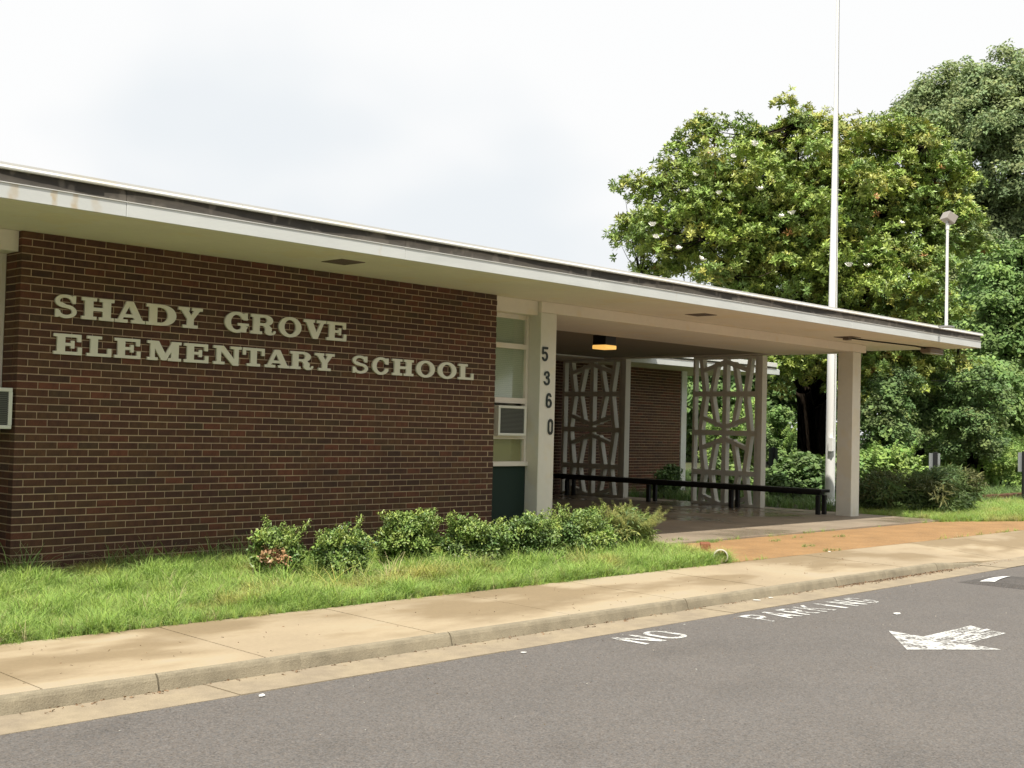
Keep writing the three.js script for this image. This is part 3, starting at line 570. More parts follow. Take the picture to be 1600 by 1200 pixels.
// ------------------------------------------------------------------ lamps
{
  RectAreaLightUniformsLib.init();
  const x = 10.62, z = -1.98, l = thing('ceiling_lamp', 'square black ceiling lamp glowing amber under the porch', 'lamp', [x, 2.93, z]);
  part('housing', box(x - 0.135, x + 0.135, 2.765, 2.928, z - 0.135, z + 0.135, 0.006), M.black, l);
  part('diffuser', box(x - 0.145, x + 0.145, 2.70, 2.763, z - 0.145, z + 0.145, 0.022), mat([0.8, 0.55, 0.25], 0.5, { emissive: lin(1, 0.55, 0.13), emissiveIntensity: 0.8 }), l);
  const a = new THREE.RectAreaLight(lin(1, 0.55, 0.18), 3, 0.27, 0.27); a.position.set(0, 2.695 - 2.93, 0); a.rotation.x = -Math.PI / 2; a.name = 'glow'; l.add(a);
}
{
  const f = thing('soffit_floodlight', 'brown floodlight with a conduit run under the canopy corner', 'light fixture', [16.85, 3.046, 0.76]);
  part('conduit', tube([new THREE.Vector3(13.95, 3.034, 0.60), new THREE.Vector3(15.0, 3.034, 0.66), new THREE.Vector3(16.2, 3.034, 0.75), new THREE.Vector3(16.5, 3.02, 0.76)], 0.011, 0.011, 20, 8), M.brownMetal, f);
  part('junction_box', box(13.85, 13.96, 2.995, 3.037, 0.54, 0.65, 0.006), M.brownMetal, f);
  part('lamp_body', box(16.5, 17.05, 2.945, 3.036, 0.66, 0.86, 0.02), M.brownMetal, f);
  part('lens', box(16.55, 17.08, 2.93, 2.944, 0.68, 0.84), mat([0.45, 0.40, 0.32], 0.3), f);
}
{ // mast with floodlight on the canopy roof
  const b = at(1478.5, 512, 20.6), z = b.z, x = b.x, y = 3.26, top = at(1482.5, 348, 20.6).y;
  const m = thing('floodlight_mast', 'slim white mast with a boxy floodlight standing on the canopy roof', 'floodlight', [x, y, z]);
  part('base_plate', box(x - 0.1, x + 0.1, y - 0.004, y + 0.02, z - 0.1, z + 0.1), M.steel, m);
  const c = new THREE.CylinderGeometry(0.022, 0.027, top - y, 14); c.translate(x, (top + y) / 2, z); part('mast', c, M.poleWhite, m);
  const e = new THREE.CylinderGeometry(0.03, 0.03, 0.09, 14); e.translate(x, top - 0.06, z); part('collar', e, M.poleWhite, m);
  const s = new THREE.Shape([[-0.10, -0.015], [0.045, -0.10], [0.115, 0.015], [-0.04, 0.09]].map((q) => new THREE.Vector2(...q)));
  const h = new THREE.ExtrudeGeometry(s, { depth: 0.18, bevelEnabled: true, bevelSize: 0.01, bevelThickness: 0.01, bevelSegments: 2 }); h.translate(0, 0, -0.09); h.rotateY(-0.55); h.translate(x + 0.04, top + 0.10, z); part('lamp_head', h, mat([0.33, 0.30, 0.27], 0.5), m);
  part('bracket', box(x - 0.018, x + 0.018, top - 0.015, top + 0.06, z - 0.018, z + 0.018), M.steel, m);
}
// ------------------------------------------------------------------ flagpole
{
  const x = 18.6, z = -2.3, p = thing('flagpole', 'tall tapered white flagpole rising behind the canopy', 'flagpole', [x, -0.09, z]);
  const c = new THREE.LatheGeometry([[0.105, 0], [0.103, 1], [0.098, 3], [0.085, 5], [0.062, 7.5], [0.036, 9.8], [0.024, 12.2], [0, 12.21]].map((q) => new THREE.Vector2(...q)), 28); c.translate(x, -0.09, z); part('shaft', c, M.poleWhite, p);
  const k = new THREE.LatheGeometry([[0.19, 0], [0.19, 0.03], [0.13, 0.1], [0.106, 0.12]].map((q) => new THREE.Vector2(...q)), 28); k.translate(x, -0.09, z); part('collar', k, M.poleWhite, p);
  const s = new THREE.SphereGeometry(0.07, 16, 12); s.translate(x, 12.2, z); part('ball', s, M.poleWhite, p);
  part('cleat_box', box(x - 0.175, x - 0.075, 1.05, 1.33, z + 0.04, z + 0.14, 0.008), M.poleWhite, p);
  part('halyard', tube([new THREE.Vector3(x - 0.05, 1.33, z + 0.10), new THREE.Vector3(x - 0.045, 6, z + 0.09), new THREE.Vector3(x - 0.02, 12.1, z + 0.04)], 0.004, 0.004, 12, 5), M.poleWhite, p);
}
// ------------------------------------------------------------------ road markings and hump
const flat = (loopsOrShapes, T2, y) => { const g = new THREE.ShapeGeometry(loopsOrShapes); const q = g.attributes.position, uv = g.attributes.uv; for (let i = 0; i < q.count; i++) { const [x, z] = T2(q.getX(i), q.getY(i)); q.setXYZ(i, x, y, z); uv.setXY(i, x, z); } g.computeVertexNormals(); return g; };
{
  const st = 0.19, sw = (a, b, c, d) => sdSeg(a, b, c, d, st), lim = sdRect(0, 0, 1, 1);
  const RG = {
    N: U(sdRect(0, 0, 0.2, 1), sdRect(0.8, 0, 1, 1), sdPoly([[0, 1], [0.24, 1], [1, 0], [0.76, 0]])),
    O: I2(U(sdRect(0, 0.3, 1, 0.7), sdEll(0.5, 0.7, 0.5, 0.3), sdEll(0.5, 0.3, 0.5, 0.3)), Not(U(sdRect(0.22, 0.3, 0.78, 0.7), sdEll(0.5, 0.7, 0.28, 0.16), sdEll(0.5, 0.3, 0.28, 0.16)))),
    P: U(sdRect(0, 0, 0.22, 1), I2(U(sdRect(0, 0.42, 0.55, 1), sdEll(0.55, 0.71, 0.45, 0.29)), Not(U(sdRect(0.22, 0.58, 0.56, 0.84), sdEll(0.56, 0.71, 0.22, 0.13))))),
    A: U(sdPoly([[0.38, 1], [0.62, 1], [1, 0], [0.78, 0], [0.5, 0.8], [0.22, 0], [0, 0]]), sdRect(0.25, 0.22, 0.75, 0.4)),
    K: U(sdRect(0, 0, 0.22, 1), sdPoly([[0.15, 0.45], [0.15, 0.62], [0.72, 1], [1, 1]]), sdPoly([[0.32, 0.62], [0.5, 0.7], [1, 0], [0.74, 0]])),
    I: sdRect(0.34, 0, 0.66, 1),
    G: U(I2(U(sdRect(0, 0.3, 1, 0.7), sdEll(0.5, 0.7, 0.5, 0.3), sdEll(0.5, 0.3, 0.5, 0.3)), Not(U(sdRect(0.22, 0.3, 0.78, 0.7), sdEll(0.5, 0.7, 0.28, 0.16), sdEll(0.5, 0.3, 0.28, 0.16))), Not(sdRect(0.6, 0.45, 1.2, 0.66))), sdRect(0.55, 0.33, 1, 0.48)),
  };
  RG.R = U(RG.P, sdPoly([[0.36, 0.48], [0.62, 0.48], [1, 0], [0.74, 0]]));
  const words = [['NO', 2.50, 0.27, 0.34], ['PARKING', 4.25, 0.215, 0.295]];
  for (const [w, x0, lw, adv] of words) {
    const o = thing('road_marking', w === 'NO' ? 'white painted word NO on the asphalt beside the gutter' : 'white painted word PARKING on the asphalt beside the gutter', 'road marking', [x0, -0.2, 5.0], undefined);
    [...w].forEach((c, i) => { const xa = x0 + i * adv; part('painted_letter', flat(shapesOf(contour(RG[c], -0.1, 1.1, -0.1, 1.1, 60, 0.004)), (u, v) => [xa + u * lw, 5.18 - v * 0.345], -0.1955), M.paintW, o); });
  }
  const A = thing('road_arrow', 'worn white arrow painted on the asphalt', 'road marking', [4.6, -0.2, 6.55]);
  const head = [[4.62, 6.05], [3.91, 6.55], [4.50, 7.02], [4.55, 6.75], [4.50, 6.56], [4.58, 6.35]], wearTex = tex(512, 512, 1, 1, (x, y) => { const s = fbm(x * 5, y * 80, 2, 3), a = fbm(x * 60, y * 90, 8, 3), c = fbm(x * 4, y * 9, 12, 2); return sst(0.36, 0.66, s * 0.4 + a * 0.4 + c * 0.2); }, false);
  const sh = (P) => new THREE.Shape(P.map(([x, z]) => new THREE.Vector2(x, -z)));
  part('arrow_head', flat(sh(head), (u, v) => [u, -v], -0.1955), M.paintW, A);
  const worn = mat([0.68, 0.68, 0.65], 0.8, { alphaMap: wearTex, transparent: true });
  part('arrow_shaft', flat(sh([[4.575, 6.365], [5.47, 6.37], [5.36, 6.53], [4.515, 6.545]]), (u, v) => [u, -v], -0.1955), worn, A);
  part('arrow_shaft', flat(sh([[4.525, 6.585], [5.36, 6.57], [5.32, 6.73], [4.56, 6.74]]), (u, v) => [u, -v], -0.1955), worn, A);
  part('arrow_line', flat(sh([[4.52, 6.548], [5.42, 6.532], [5.42, 6.566], [4.52, 6.583]]), (u, v) => [u, -v], -0.1955), M.paintW, A);
  // speed hump across the road
  const hump = thing('speed_hump', 'asphalt speed hump across the road with white dashes', 'speed hump', [8.85, -0.2, 9]);
  const g = grid(8.42, 9.32, 4.95, 24, 16, 60, (x, z) => -0.199 + 0.068 * Math.sqrt(Math.max(0, 1 - ((x - 8.87) / 0.45) ** 2)) * sst(4.94, 5.35, z));
  const cc = new Float32Array(g.attributes.position.count * 3).fill(0.62); for (let i = 0; i < cc.length; i += 3) { const v = 0.62 + 0.2 * (vn(i * 0.37, 3) - 0.5); cc[i] = cc[i + 1] = cc[i + 2] = v; } g.setAttribute('color', new THREE.BufferAttribute(cc, 3));
  part('hump', g, M.asphalt, hump);
  for (const z of [5.17, 6.6, 8.0]) part('painted_dash', grid(8.50, 8.93, z, z + 0.17, 10, 2, (x, zz) => -0.195 + 0.068 * Math.sqrt(Math.max(0, 1 - ((x - 8.87) / 0.45) ** 2)) * sst(4.94, 5.35, zz)), M.paintDash, hump);
}
// ------------------------------------------------------------------ vegetation
function leafGeo(n, L, Wd, spread, up, seed, droop = 0.25) {     // a spray of n pointed, folded leaves
  const r = mulberry(seed), P = [], N = [], C = [];
  for (let i = 0; i < n; i++) {
    const az = i * 2.399963 + r() * 0.7, el = up[0] + (up[1] - up[0]) * r(), l = L * (0.7 + 0.5 * r()), w = Wd * (0.75 + 0.4 * r());
    const d = new THREE.Vector3(Math.cos(az) * Math.cos(el), Math.sin(el), Math.sin(az) * Math.cos(el));
    const side = new THREE.Vector3(-Math.sin(az), 0, Math.cos(az)).applyAxisAngle(d, (r() - 0.5) * 1.4), nn = side.clone().cross(d).normalize(); if (nn.y < 0) nn.negate();
    const o = new THREE.Vector3((r() - 0.5), (r() - 0.5), (r() - 0.5)).multiplyScalar(spread).addScaledVector(d, L * 0.1);
    const q = (t, s, h) => o.clone().addScaledVector(d, l * t).addScaledVector(side, w * s).addScaledVector(nn, h * l - droop * l * t * t);
    const a = q(0, 0, 0), b1 = q(0.38, 0.5, 0.05), b2 = q(0.38, -0.5, 0.05), m = q(0.4, 0, 0), c1 = q(0.75, 0.36, 0.04), c2 = q(0.75, -0.36, 0.04), t = q(1, 0, 0);
    const shade = 0.8 + 0.4 * r();
    for (const tri of [[a, m, b1], [a, b2, m], [m, t, c1], [m, c1, b1], [m, c2, t], [m, b2, c2]]) for (const v of tri) { P.push(v.x, v.y, v.z); C.push(shade, shade, shade); }
  }
  const g = new THREE.BufferGeometry(); g.setAttribute('position', new THREE.Float32BufferAttribute(P, 3)); g.setAttribute('color', new THREE.Float32BufferAttribute(C, 3)); g.computeVertexNormals(); return g;
}
const leafMat = (rough, trans = 0.3, o = {}) => new THREE.MeshPhysicalMaterial({ color: 0xffffff, roughness: rough, side: THREE.DoubleSide, vertexColors: true, transmission: trans, thickness: 0, ...o });
const LM = { gloss: leafMat(0.42, 0.12), soft: leafMat(0.85, 0.3) };
const LG = {
  magnolia: leafGeo(11, 0.21, 0.085, 0.06, [-0.1, 1.2], 3, 0.18),
  spray: leafGeo(16, 0.17, 0.085, 0.34, [-0.5, 0.9], 5, 0.3),
  small: leafGeo(16, 0.03, 0.018, 0.075, [-0.3, 1.2], 7, 0.1),
  medium: leafGeo(14, 0.075, 0.04, 0.16, [-0.4, 1.0], 9, 0.2),
  lance: leafGeo(16, 0.075, 0.014, 0.10, [-0.2, 1.3], 11, 0.35),
  vine: leafGeo(14, 0.12, 0.10, 0.26, [-0.3, 0.9], 13, 0.3),
};
function instances(name, geo, m, list, parent) {   // list of {p, s, up, c}
  const im = new THREE.InstancedMesh(geo, m, list.length), M4 = new THREE.Matrix4(), q = new THREE.Quaternion(), q2 = new THREE.Quaternion(), Y = new THREE.Vector3(0, 1, 0), o = originOf(parent);
  list.forEach((e, i) => { q.setFromUnitVectors(Y, e.up ?? Y); q2.setFromAxisAngle(Y, e.r ?? rnd() * 6.283); q.multiply(q2); M4.compose(e.p.clone().sub(o), q, new THREE.Vector3(e.s, e.s, e.s)); im.setMatrixAt(i, M4); im.setColorAt(i, e.c); });
  im.name = name; im.castShadow = im.receiveShadow = true; im.userData.kind = 'stuff'; parent.add(im); return im;
}
const pick = (a) => a[Math.floor(rnd() * a.length)];
function rv() { for (;;) { const v = new THREE.Vector3(rr(-1, 1), rr(-1, 1), rr(-1, 1)), l = v.length(); if (l < 1 && l > 0.1) return v.multiplyScalar(1 / l); } }
function vary(c, a = 0.22) { const k = 1 + rr(-a, a), h = rr(-0.08, 0.08); return lin(c[0] * k * (1 + h * 1.5), c[1] * k, c[2] * k * (1 - h)); }
// clumps of sprays through an ellipsoid; returns clump centres
function clumps(n, c, r, shell, cut) {
  const out = [];
  for (let i = 0, t = 0; i < n && t < n * 20; t++) {
    const d = rv(), k = Math.pow(rnd(), 0.5) * (1 - shell) + shell; const k2 = shell > 0 ? rr(shell, 1) : k;
    const p = new THREE.Vector3(c.x + d.x * r[0] * k2, c.y + d.y * r[1] * k2, c.z + d.z * r[2] * k2);
    if (cut && !cut(p, d, k2)) continue; out.push(p); i++;
  }
  return out;
}
function crown(list, centres, cr, per, size, cols, flatten = 0.75) {
  for (const c of centres) {
    const R = cr * rr(0.7, 1.35), base = pick(cols), dk = rr(0.85, 1.15);
    for (let i = 0; i < per; i++) {
      const d = rv(); if (d.y < -0.35) d.y *= -0.5; const k = R * rr(0.45, 1.05);
      const p = new THREE.Vector3(c.x + d.x * k, c.y + d.y * k * flatten, c.z + d.z * k);
      const up = d.clone().multiplyScalar(0.8).add(new THREE.Vector3(rr(-.35, .35), 0.75, rr(-.35, .35))).normalize();
      const col = vary(base); col.multiplyScalar(dk); list.push({ p, s: size * rr(0.6, 1.3), up, c: col });
    }
  }
}
function limbs(base, height, r0, centres, n, spreadY) {  // trunk forks into n limbs, each clump hangs on a twig
  const g = [], tops = [];
  for (let i = 0; i < n; i++) {
    const c = centres[Math.floor((i + 0.5) / n * centres.length)];
    const s = base.clone().add(new THREE.Vector3(rr(-.1, .1), height * rr(0.75, 1), rr(-.1, .1))), m = s.clone().lerp(c, 0.5).add(new THREE.Vector3(rr(-.4, .4), spreadY * rr(0.1, 0.5), rr(-.4, .4)));
    g.push(tube([s, m, c], r0 * rr(0.42, 0.6), r0 * 0.08, 8, 6)); tops.push(s, m, c, s.clone().lerp(m, .5), m.clone().lerp(c, .5));
  }
  for (const c of centres) { let b = tops[0], d = 1e9; for (const t of tops) { const e = t.distanceTo(c); if (e < d && e > 0.05) { d = e; b = t; } } if (d < 6) g.push(tube([b, b.clone().lerp(c, 0.55).add(new THREE.Vector3(0, -0.12 * d, 0)), c], r0 * 0.13, r0 * 0.03, 4, 4)); }
  return merge(g);
}
function tree(o) {
  const t = thing(o.name, o.label, o.category ?? 'tree', o.base.toArray(), o.group);
  const cs = o.centres ?? clumps(o.n, o.c, o.r, o.shell ?? 0.45, o.cut);
  for (const tr of o.trunks ?? [[0, 0, 0, 0]]) {
    const [dx, dz, lx, lz] = tr, b = o.base.clone().add(new THREE.Vector3(dx, -0.2, dz)), e = o.base.clone().add(new THREE.Vector3(dx + lx, o.th, dz + lz));
    part('trunk', tube([b, b.clone().lerp(e, 0.12), b.clone().lerp(e, 0.5).add(new THREE.Vector3(rr(-.08, .08), 0, rr(-.08, .08))), e], o.tr * 1.25, o.tr * 0.8, 10, 12), M.bark, t);
  }
  part('branches', limbs(o.base, o.th, o.tr * 1.5 * (o.br ?? 1), cs, o.limbs ?? 9, o.sy ?? 1.2), M.bark, t);
  const L = []; crown(L, cs, o.cr, o.per, o.size ?? 1, o.cols, o.flatten); o.extra?.(L, cs);
  instances('crown', o.leaf, o.lm, L, t); return t;
}
{ // magnolia behind the canopy, with white blooms and a few rusty old leaves
  const D = 35, px = (u, v, d = D) => at(u, v, d), base = gp(1266, 760, -0.1); base.y = -0.1;
  // lobes of the crown: centre pixel, radius in pixels, depth offset
  const lobes = [[1270, 370, 240, 170, 0.5], [1150, 360, 150, 120, 0], [1400, 330, 130, 140, 0.5], [1300, 300, 150, 120, 0], [1190, 330, 130, 110, -1], [1420, 320, 110, 120, 0.5], [1080, 350, 95, 80, -0.5], [1010, 360, 55, 70, 0], [1100, 280, 60, 55, 0], [1190, 235, 70, 55, 0], [1260, 205, 75, 45, 0], [1360, 215, 70, 50, 0.5], [1450, 240, 48, 55, 0.5],
    [1010, 290, 45, 25, 0], [1060, 245, 28, 32, 0], [1098, 206, 18, 18, 0], [1045, 420, 60, 28, 0.5], [1160, 420, 110, 60, -1], [1290, 440, 140, 90, -1.5], [1430, 440, 100, 85, -1], [1490, 370, 50, 60, 0], [1330, 540, 130, 55, -1], [1450, 530, 75, 50, -0.5], [1220, 530, 80, 50, 0.5], [1240, 590, 60, 34, 1], [1370, 600, 60, 40, 0.5], [1214, 572, 40, 34, -1.0], [1275, 578, 40, 28, -1.0], [1330, 605, 55, 45, -1.5], [1405, 600, 60, 50, -1], [1460, 590, 55, 45, -0.5]];
  const cs = [];
  for (const [u, v, ru, rvv, dd] of lobes) {
    const c = px(u, v, D + dd), R = ru / F * D, Ry = rvv / F * D, n = Math.max(4, Math.round(R * Ry * 13));
    for (const p of clumps(n, c, [R, Ry, R * 0.9], 0.12)) cs.push(p);
  }
  const cols = [[0.27, 0.36, 0.07], [0.23, 0.32, 0.065], [0.31, 0.40, 0.08], [0.19, 0.28, 0.06], [0.37, 0.40, 0.09]];
  const t = tree({ name: 'magnolia_tree', label: 'broad magnolia with white blooms behind the flagpole', base, centres: cs, th: 2.7, tr: 0.25, trunks: [[-0.12, 0, -0.45, 0.1], [0.52, -0.1, 0.85, -0.35], [0.0, 0.12, -1.7, 0.6]], limbs: 16, sy: 1.3, cr: 0.55, per: 34, size: 0.61, leaf: LG.magnolia, lm: LM.gloss, cols, flatten: 0.85, br: 0.42,
    extra: (L) => { for (let i = 0; i < L.length; i += 211) L[i].c = lin(0.46, 0.24, 0.08); } });
  // blooms: cups of broad white petals sitting at the crown's surface
  const petals = []; const pr = mulberry(5);
  for (let k = 0; k < 8; k++) { const g = leafGeo(1, 0.16, 0.12, 0, [0.35, 0.6], 20 + k, -0.25); g.deleteAttribute('color'); g.rotateY(k * 0.785 + pr() * 0.2); petals.push(g); }
  const bloom = merge(petals), bm = mat([0.88, 0.87, 0.80], 0.6);
  for (const [u, v] of [[1086, 275], [1073, 300], [1122, 303], [1178, 228], [1145, 246], [1187, 297], [1220, 340], [1236, 335], [1018, 353], [1024, 372], [1097, 407], [1356, 417], [1325, 416], [1393, 190], [1180, 226], [1409, 350], [1060, 390]]) {
    let best = null, bd = 1e9; const g = px(u, v, D - 4.3);
    const m = new THREE.Mesh(bloom, bm); m.name = 'bloom'; const d = dirOf(u, v), cand = cs.filter((c) => { const q = c.clone().sub(camera.position), dep = q.dot(fwV); return c.distanceTo(camera.position.clone().addScaledVector(d, dep)) < 1.0; }).map((c) => c.clone().sub(camera.position).dot(fwV));
    const dep = (cand.length ? Math.min(...cand) : D) - 0.75; m.position.copy(at(u, v, dep)).sub(originOf(t)); m.rotation.set(0.25, rnd() * 6, -0.2); m.castShadow = true; const s = rr(0.6, 0.95); m.scale.set(s, s, s); t.add(m);
  }
}
const G1 = [[0.25, 0.32, 0.125], [0.28, 0.355, 0.145], [0.22, 0.29, 0.115]], G2 = [[0.19, 0.31, 0.07], [0.22, 0.34, 0.085], [0.16, 0.27, 0.065]], G3 = [[0.13, 0.23, 0.06], [0.16, 0.27, 0.07]], G4 = [[0.27, 0.42, 0.08], [0.24, 0.39, 0.075], [0.30, 0.43, 0.09]];
function pxTree(name, label, u, vc, D, ru, rvv, cols, o = {}) {   // tree standing at depth D whose crown is centred on pixel (u, vc)
  const c = at(u, vc, D), base = at(u, 770, D); base.y = -0.1;
  const R = ru / F * D, Ry = rvv / F * D;
  return tree({ name, label, base, c, r: [R, Ry, o.rz ?? R * 0.8], n: o.n ?? Math.round(R * Ry * 2.2), th: Math.max(0.5, c.y - Ry * 0.7), tr: o.tr ?? 0.3, cr: o.cr ?? 0.95, per: o.per ?? 34, size: o.size ?? 1.5, leaf: o.leaf ?? LG.spray, lm: LM.soft, cols, limbs: o.limbs ?? 9, shell: o.shell ?? 0.5, group: o.group, trunks: o.trunks, category: o.category });
}
pxTree('oak_tree', 'tall grey-green oak towering over the magnolia', 1560, 250, 60, 155, 165, G1, { n: 200, cr: 1.15, per: 56, size: 1.1, tr: 0.55, limbs: 14, rz: 5 });
pxTree('oak_tree', 'grey-green oak with a lower crown between the magnolia and the tall oak', 1452, 190, 62, 55, 60, G1, { n: 38, cr: 0.95, per: 52, size: 1.1, tr: 0.3 });
pxTree('oak_tree', 'grey-green oak filling the gap under the tall oak', 1520, 420, 58, 80, 110, G1, { n: 85, cr: 1.0, per: 52, size: 1.1, tr: 0.35 });
pxTree('locust_tree', 'light green feathery tree leaning over the hedge bank past the canopy end', 1580, 520, 46, 95, 130, G2, { n: 110, cr: 0.8, size: 1.1, tr: 0.25 });
pxTree('locust_tree', 'light green feathery tree beside the thin overhead cable', 1530, 640, 42, 75, 75, G2, { n: 70, cr: 0.7, size: 1.0, tr: 0.15 });
{ // unseen leafy trees behind the camera, added to dim the porch and window glass
  const spots = [[-34, 33], [-25, 36], [-16, 32], [-8, 35], [1, 33], [10, 36], [18, 33], [27, 35], [36, 32]];
  const mk = ([x, z], r, h, lab) => { const base = new THREE.Vector3(x, -0.2, z), c = new THREE.Vector3(x, h * 0.56, z); return tree({ name: 'added_roadside_tree', label: lab, base, c, r: [r, h * 0.46, r * 0.8], n: 70, th: 2.2, tr: 0.3, cr: 1.4, per: 24, size: 2.6, leaf: LG.spray, lm: LM.soft, cols: G3, shell: 0.3, group: 'unseen added trees across the road' }); };
  const proto = mk(spots[0], 5.4, 12, 'unseen leafy green tree added across the road to dim the porch');
  spots.slice(1).forEach(([x, z], i) => { const t = proto.clone(); t.name = numbered('added_roadside_tree'); t.position.set(x, -0.2, z); t.rotation.y = i * 1.7; const k = 0.9 + 0.1 * (i % 3); t.scale.set(k, k, k); scene.add(t); });
}
// woods that close the view behind the porch
for (const [u, vc, D, ru, rvv, lab] of [[1210, 560, 58, 120, 110, 'dark woodland tree seen above the bench and the porch screen'], [1330, 560, 56, 110, 120, 'dark woodland tree behind the flagpole'], [1430, 570, 52, 90, 110, 'dark woodland tree behind the crape myrtles'], [1090, 600, 60, 100, 90, 'dark woodland tree behind the rear wing roof'], [1120, 690, 62, 90, 80, 'low woodland tree between the rear wing and the second screen'], [1040, 690, 64, 90, 90, 'low woodland tree hidden behind the rear wing corner'], [1500, 600, 56, 90, 130, 'dark woodland tree behind the light green feathery trees'], [1630, 640, 52, 90, 150, 'dark woodland tree at the end of the hedge bank']])
  pxTree('woodland_tree', lab, u, vc, D, ru, rvv, G3, { n: 70, cr: 1.1, per: 30, size: 1.7, tr: 0.3, group: 'woods behind the school' });
function bush(o) {                              // rounded shrub at base p, radii r, leaf sprays from just above the ground
  const b = thing(o.name, o.label, o.category ?? 'shrub', [o.p.x, o.p.y, o.p.z], o.group), L = [], st = [];
  const c = new THREE.Vector3(o.p.x, o.p.y + o.r[1] * 0.95, o.p.z);
  const cs = clumps(o.n, c, o.r, 0.35, (q) => q.y > o.p.y + o.r[1] * (o.low ?? 0.12));
  crown(L, cs, o.cr, o.per, o.size, o.cols, 0.9); o.extra?.(L, c);
  for (let i = 0; i < (o.stems ?? 7); i++) { const e = cs[Math.floor(i / (o.stems ?? 7) * cs.length)]; const s = o.p.clone().add(new THREE.Vector3(rr(-.12, .12) * o.r[0], -0.03, rr(-.12, .12) * o.r[2])); st.push(tube([s, s.clone().lerp(e, 0.5).add(new THREE.Vector3(rr(-.1, .1) * o.r[0], 0.1 * o.r[1], rr(-.1, .1) * o.r[0])), e], o.sr ?? 0.012, 0.004, 4, 5)); }
  part('stems', merge(st), M.bark, b); instances('foliage', o.leaf, o.lm ?? LM.gloss, L, b); return b;
}
// holly hedge along the wall
const HC = [[0.15, 0.23, 0.06], [0.19, 0.28, 0.07], [0.11, 0.18, 0.05], [0.27, 0.36, 0.09]];
const hollies = [[432, 903, 0.21, 0.225, 0.20, 'small holly with a browned patch, the first of the hedge row'], [530, 905, 0.26, 0.235, 0.24, 'small rounded holly, second in the hedge row'], [642, 888, 0.32, 0.26, 0.28, 'leggy holly with one tall shoot, third in the hedge row'], [738, 885, 0.40, 0.25, 0.32, 'dense holly before the brick wall end, fourth in the hedge row'], [826, 878, 0.40, 0.255, 0.32, 'dense holly before the numbered column, fifth in the hedge row'], [908, 868, 0.46, 0.25, 0.36, 'broad holly next to the yellowish feathery shrub, last in the hedge row']];
hollies.forEach(([u, v, rx, ry, rz, label], k) => {
  const p = gp(u, v, -0.08);
  bush({ name: 'holly_shrub', label, category: 'shrub', group: 'clipped hollies along the brick wall', p, r: [rx, ry, rz], n: Math.round(36 * rx * ry / 0.06), cr: 0.095, per: 19, size: 1.15, leaf: LG.small, cols: HC, sr: 0.009,
    extra: (L, c) => {
      if (k === 0) for (const e of L) if (e.p.x < c.x - 0.0 && e.p.y > c.y - 0.06 && e.p.y < c.y + 0.06 && e.p.z > c.z + 0.0 && rnd() < 0.8) e.c = vary([0.46, 0.28, 0.15]);
      if (k === 2) for (let i = 0; i < 60; i++) L.push({ p: new THREE.Vector3(c.x - 0.26 + rr(-.06, .06), c.y + 0.08 + rr(0, 0.22), c.z + rr(-.06, .06)), s: 1, c: vary(pick(HC)) });
      for (let s = 0; s < 16; s++) { const a = rr(0, 6.28), q = new THREE.Vector3(c.x + Math.cos(a) * rx * rr(.4, 1.05), c.y + ry * rr(0.1, 0.85), c.z + Math.sin(a) * rz * rr(.3, 1)), d = new THREE.Vector3(Math.cos(a) * rr(0.1, 0.9), 1, Math.sin(a) * rr(0.1, 0.9)).normalize(), n = Math.floor(rr(4, 11)); for (let i = 0; i < n; i++) L.push({ p: q.clone().addScaledVector(d, i * 0.02), s: rr(0.6, 0.95), c: vary(HC[3]) }); }
      for (let i = 0; i < 40; i++) L.push({ p: new THREE.Vector3(c.x + rr(-rx, rx), -0.07 + rr(0, 0.03), c.z + rr(-rz, rz) * 1.2), s: rr(0.6, 0.9), c: vary([0.34, 0.22, 0.12]) });
    } });
});
{ // feathery yellow-green shrub at the end of the row
  const p = gp(985, 862, -0.08);
  bush({ name: 'feathery_shrub', label: 'yellow-green feathery shrub with long pointed shoots by the porch floor', p, r: [0.30, 0.24, 0.28], n: 30, cr: 0.11, per: 16, size: 1.05, leaf: LG.lance, lm: LM.soft, cols: [[0.22, 0.32, 0.08], [0.28, 0.36, 0.09], [0.20, 0.29, 0.10], [0.34, 0.38, 0.11]],
    extra: (L, c) => { for (let s = 0; s < 46; s++) { const a = rr(0, 6.28), len = rr(0.18, 0.46), d = new THREE.Vector3(Math.cos(a) * 0.8, rr(0.35, 1.2), Math.sin(a) * 0.8).normalize(); for (let i = 0; i < 12; i++) L.push({ p: c.clone().add(new THREE.Vector3(Math.cos(a) * 0.16, 0.05, Math.sin(a) * 0.16)).addScaledVector(d, len * i / 11), s: 0.5 * (1.1 - i / 16), up: d, c: vary([0.36, 0.38, 0.11]) }); } } });
}
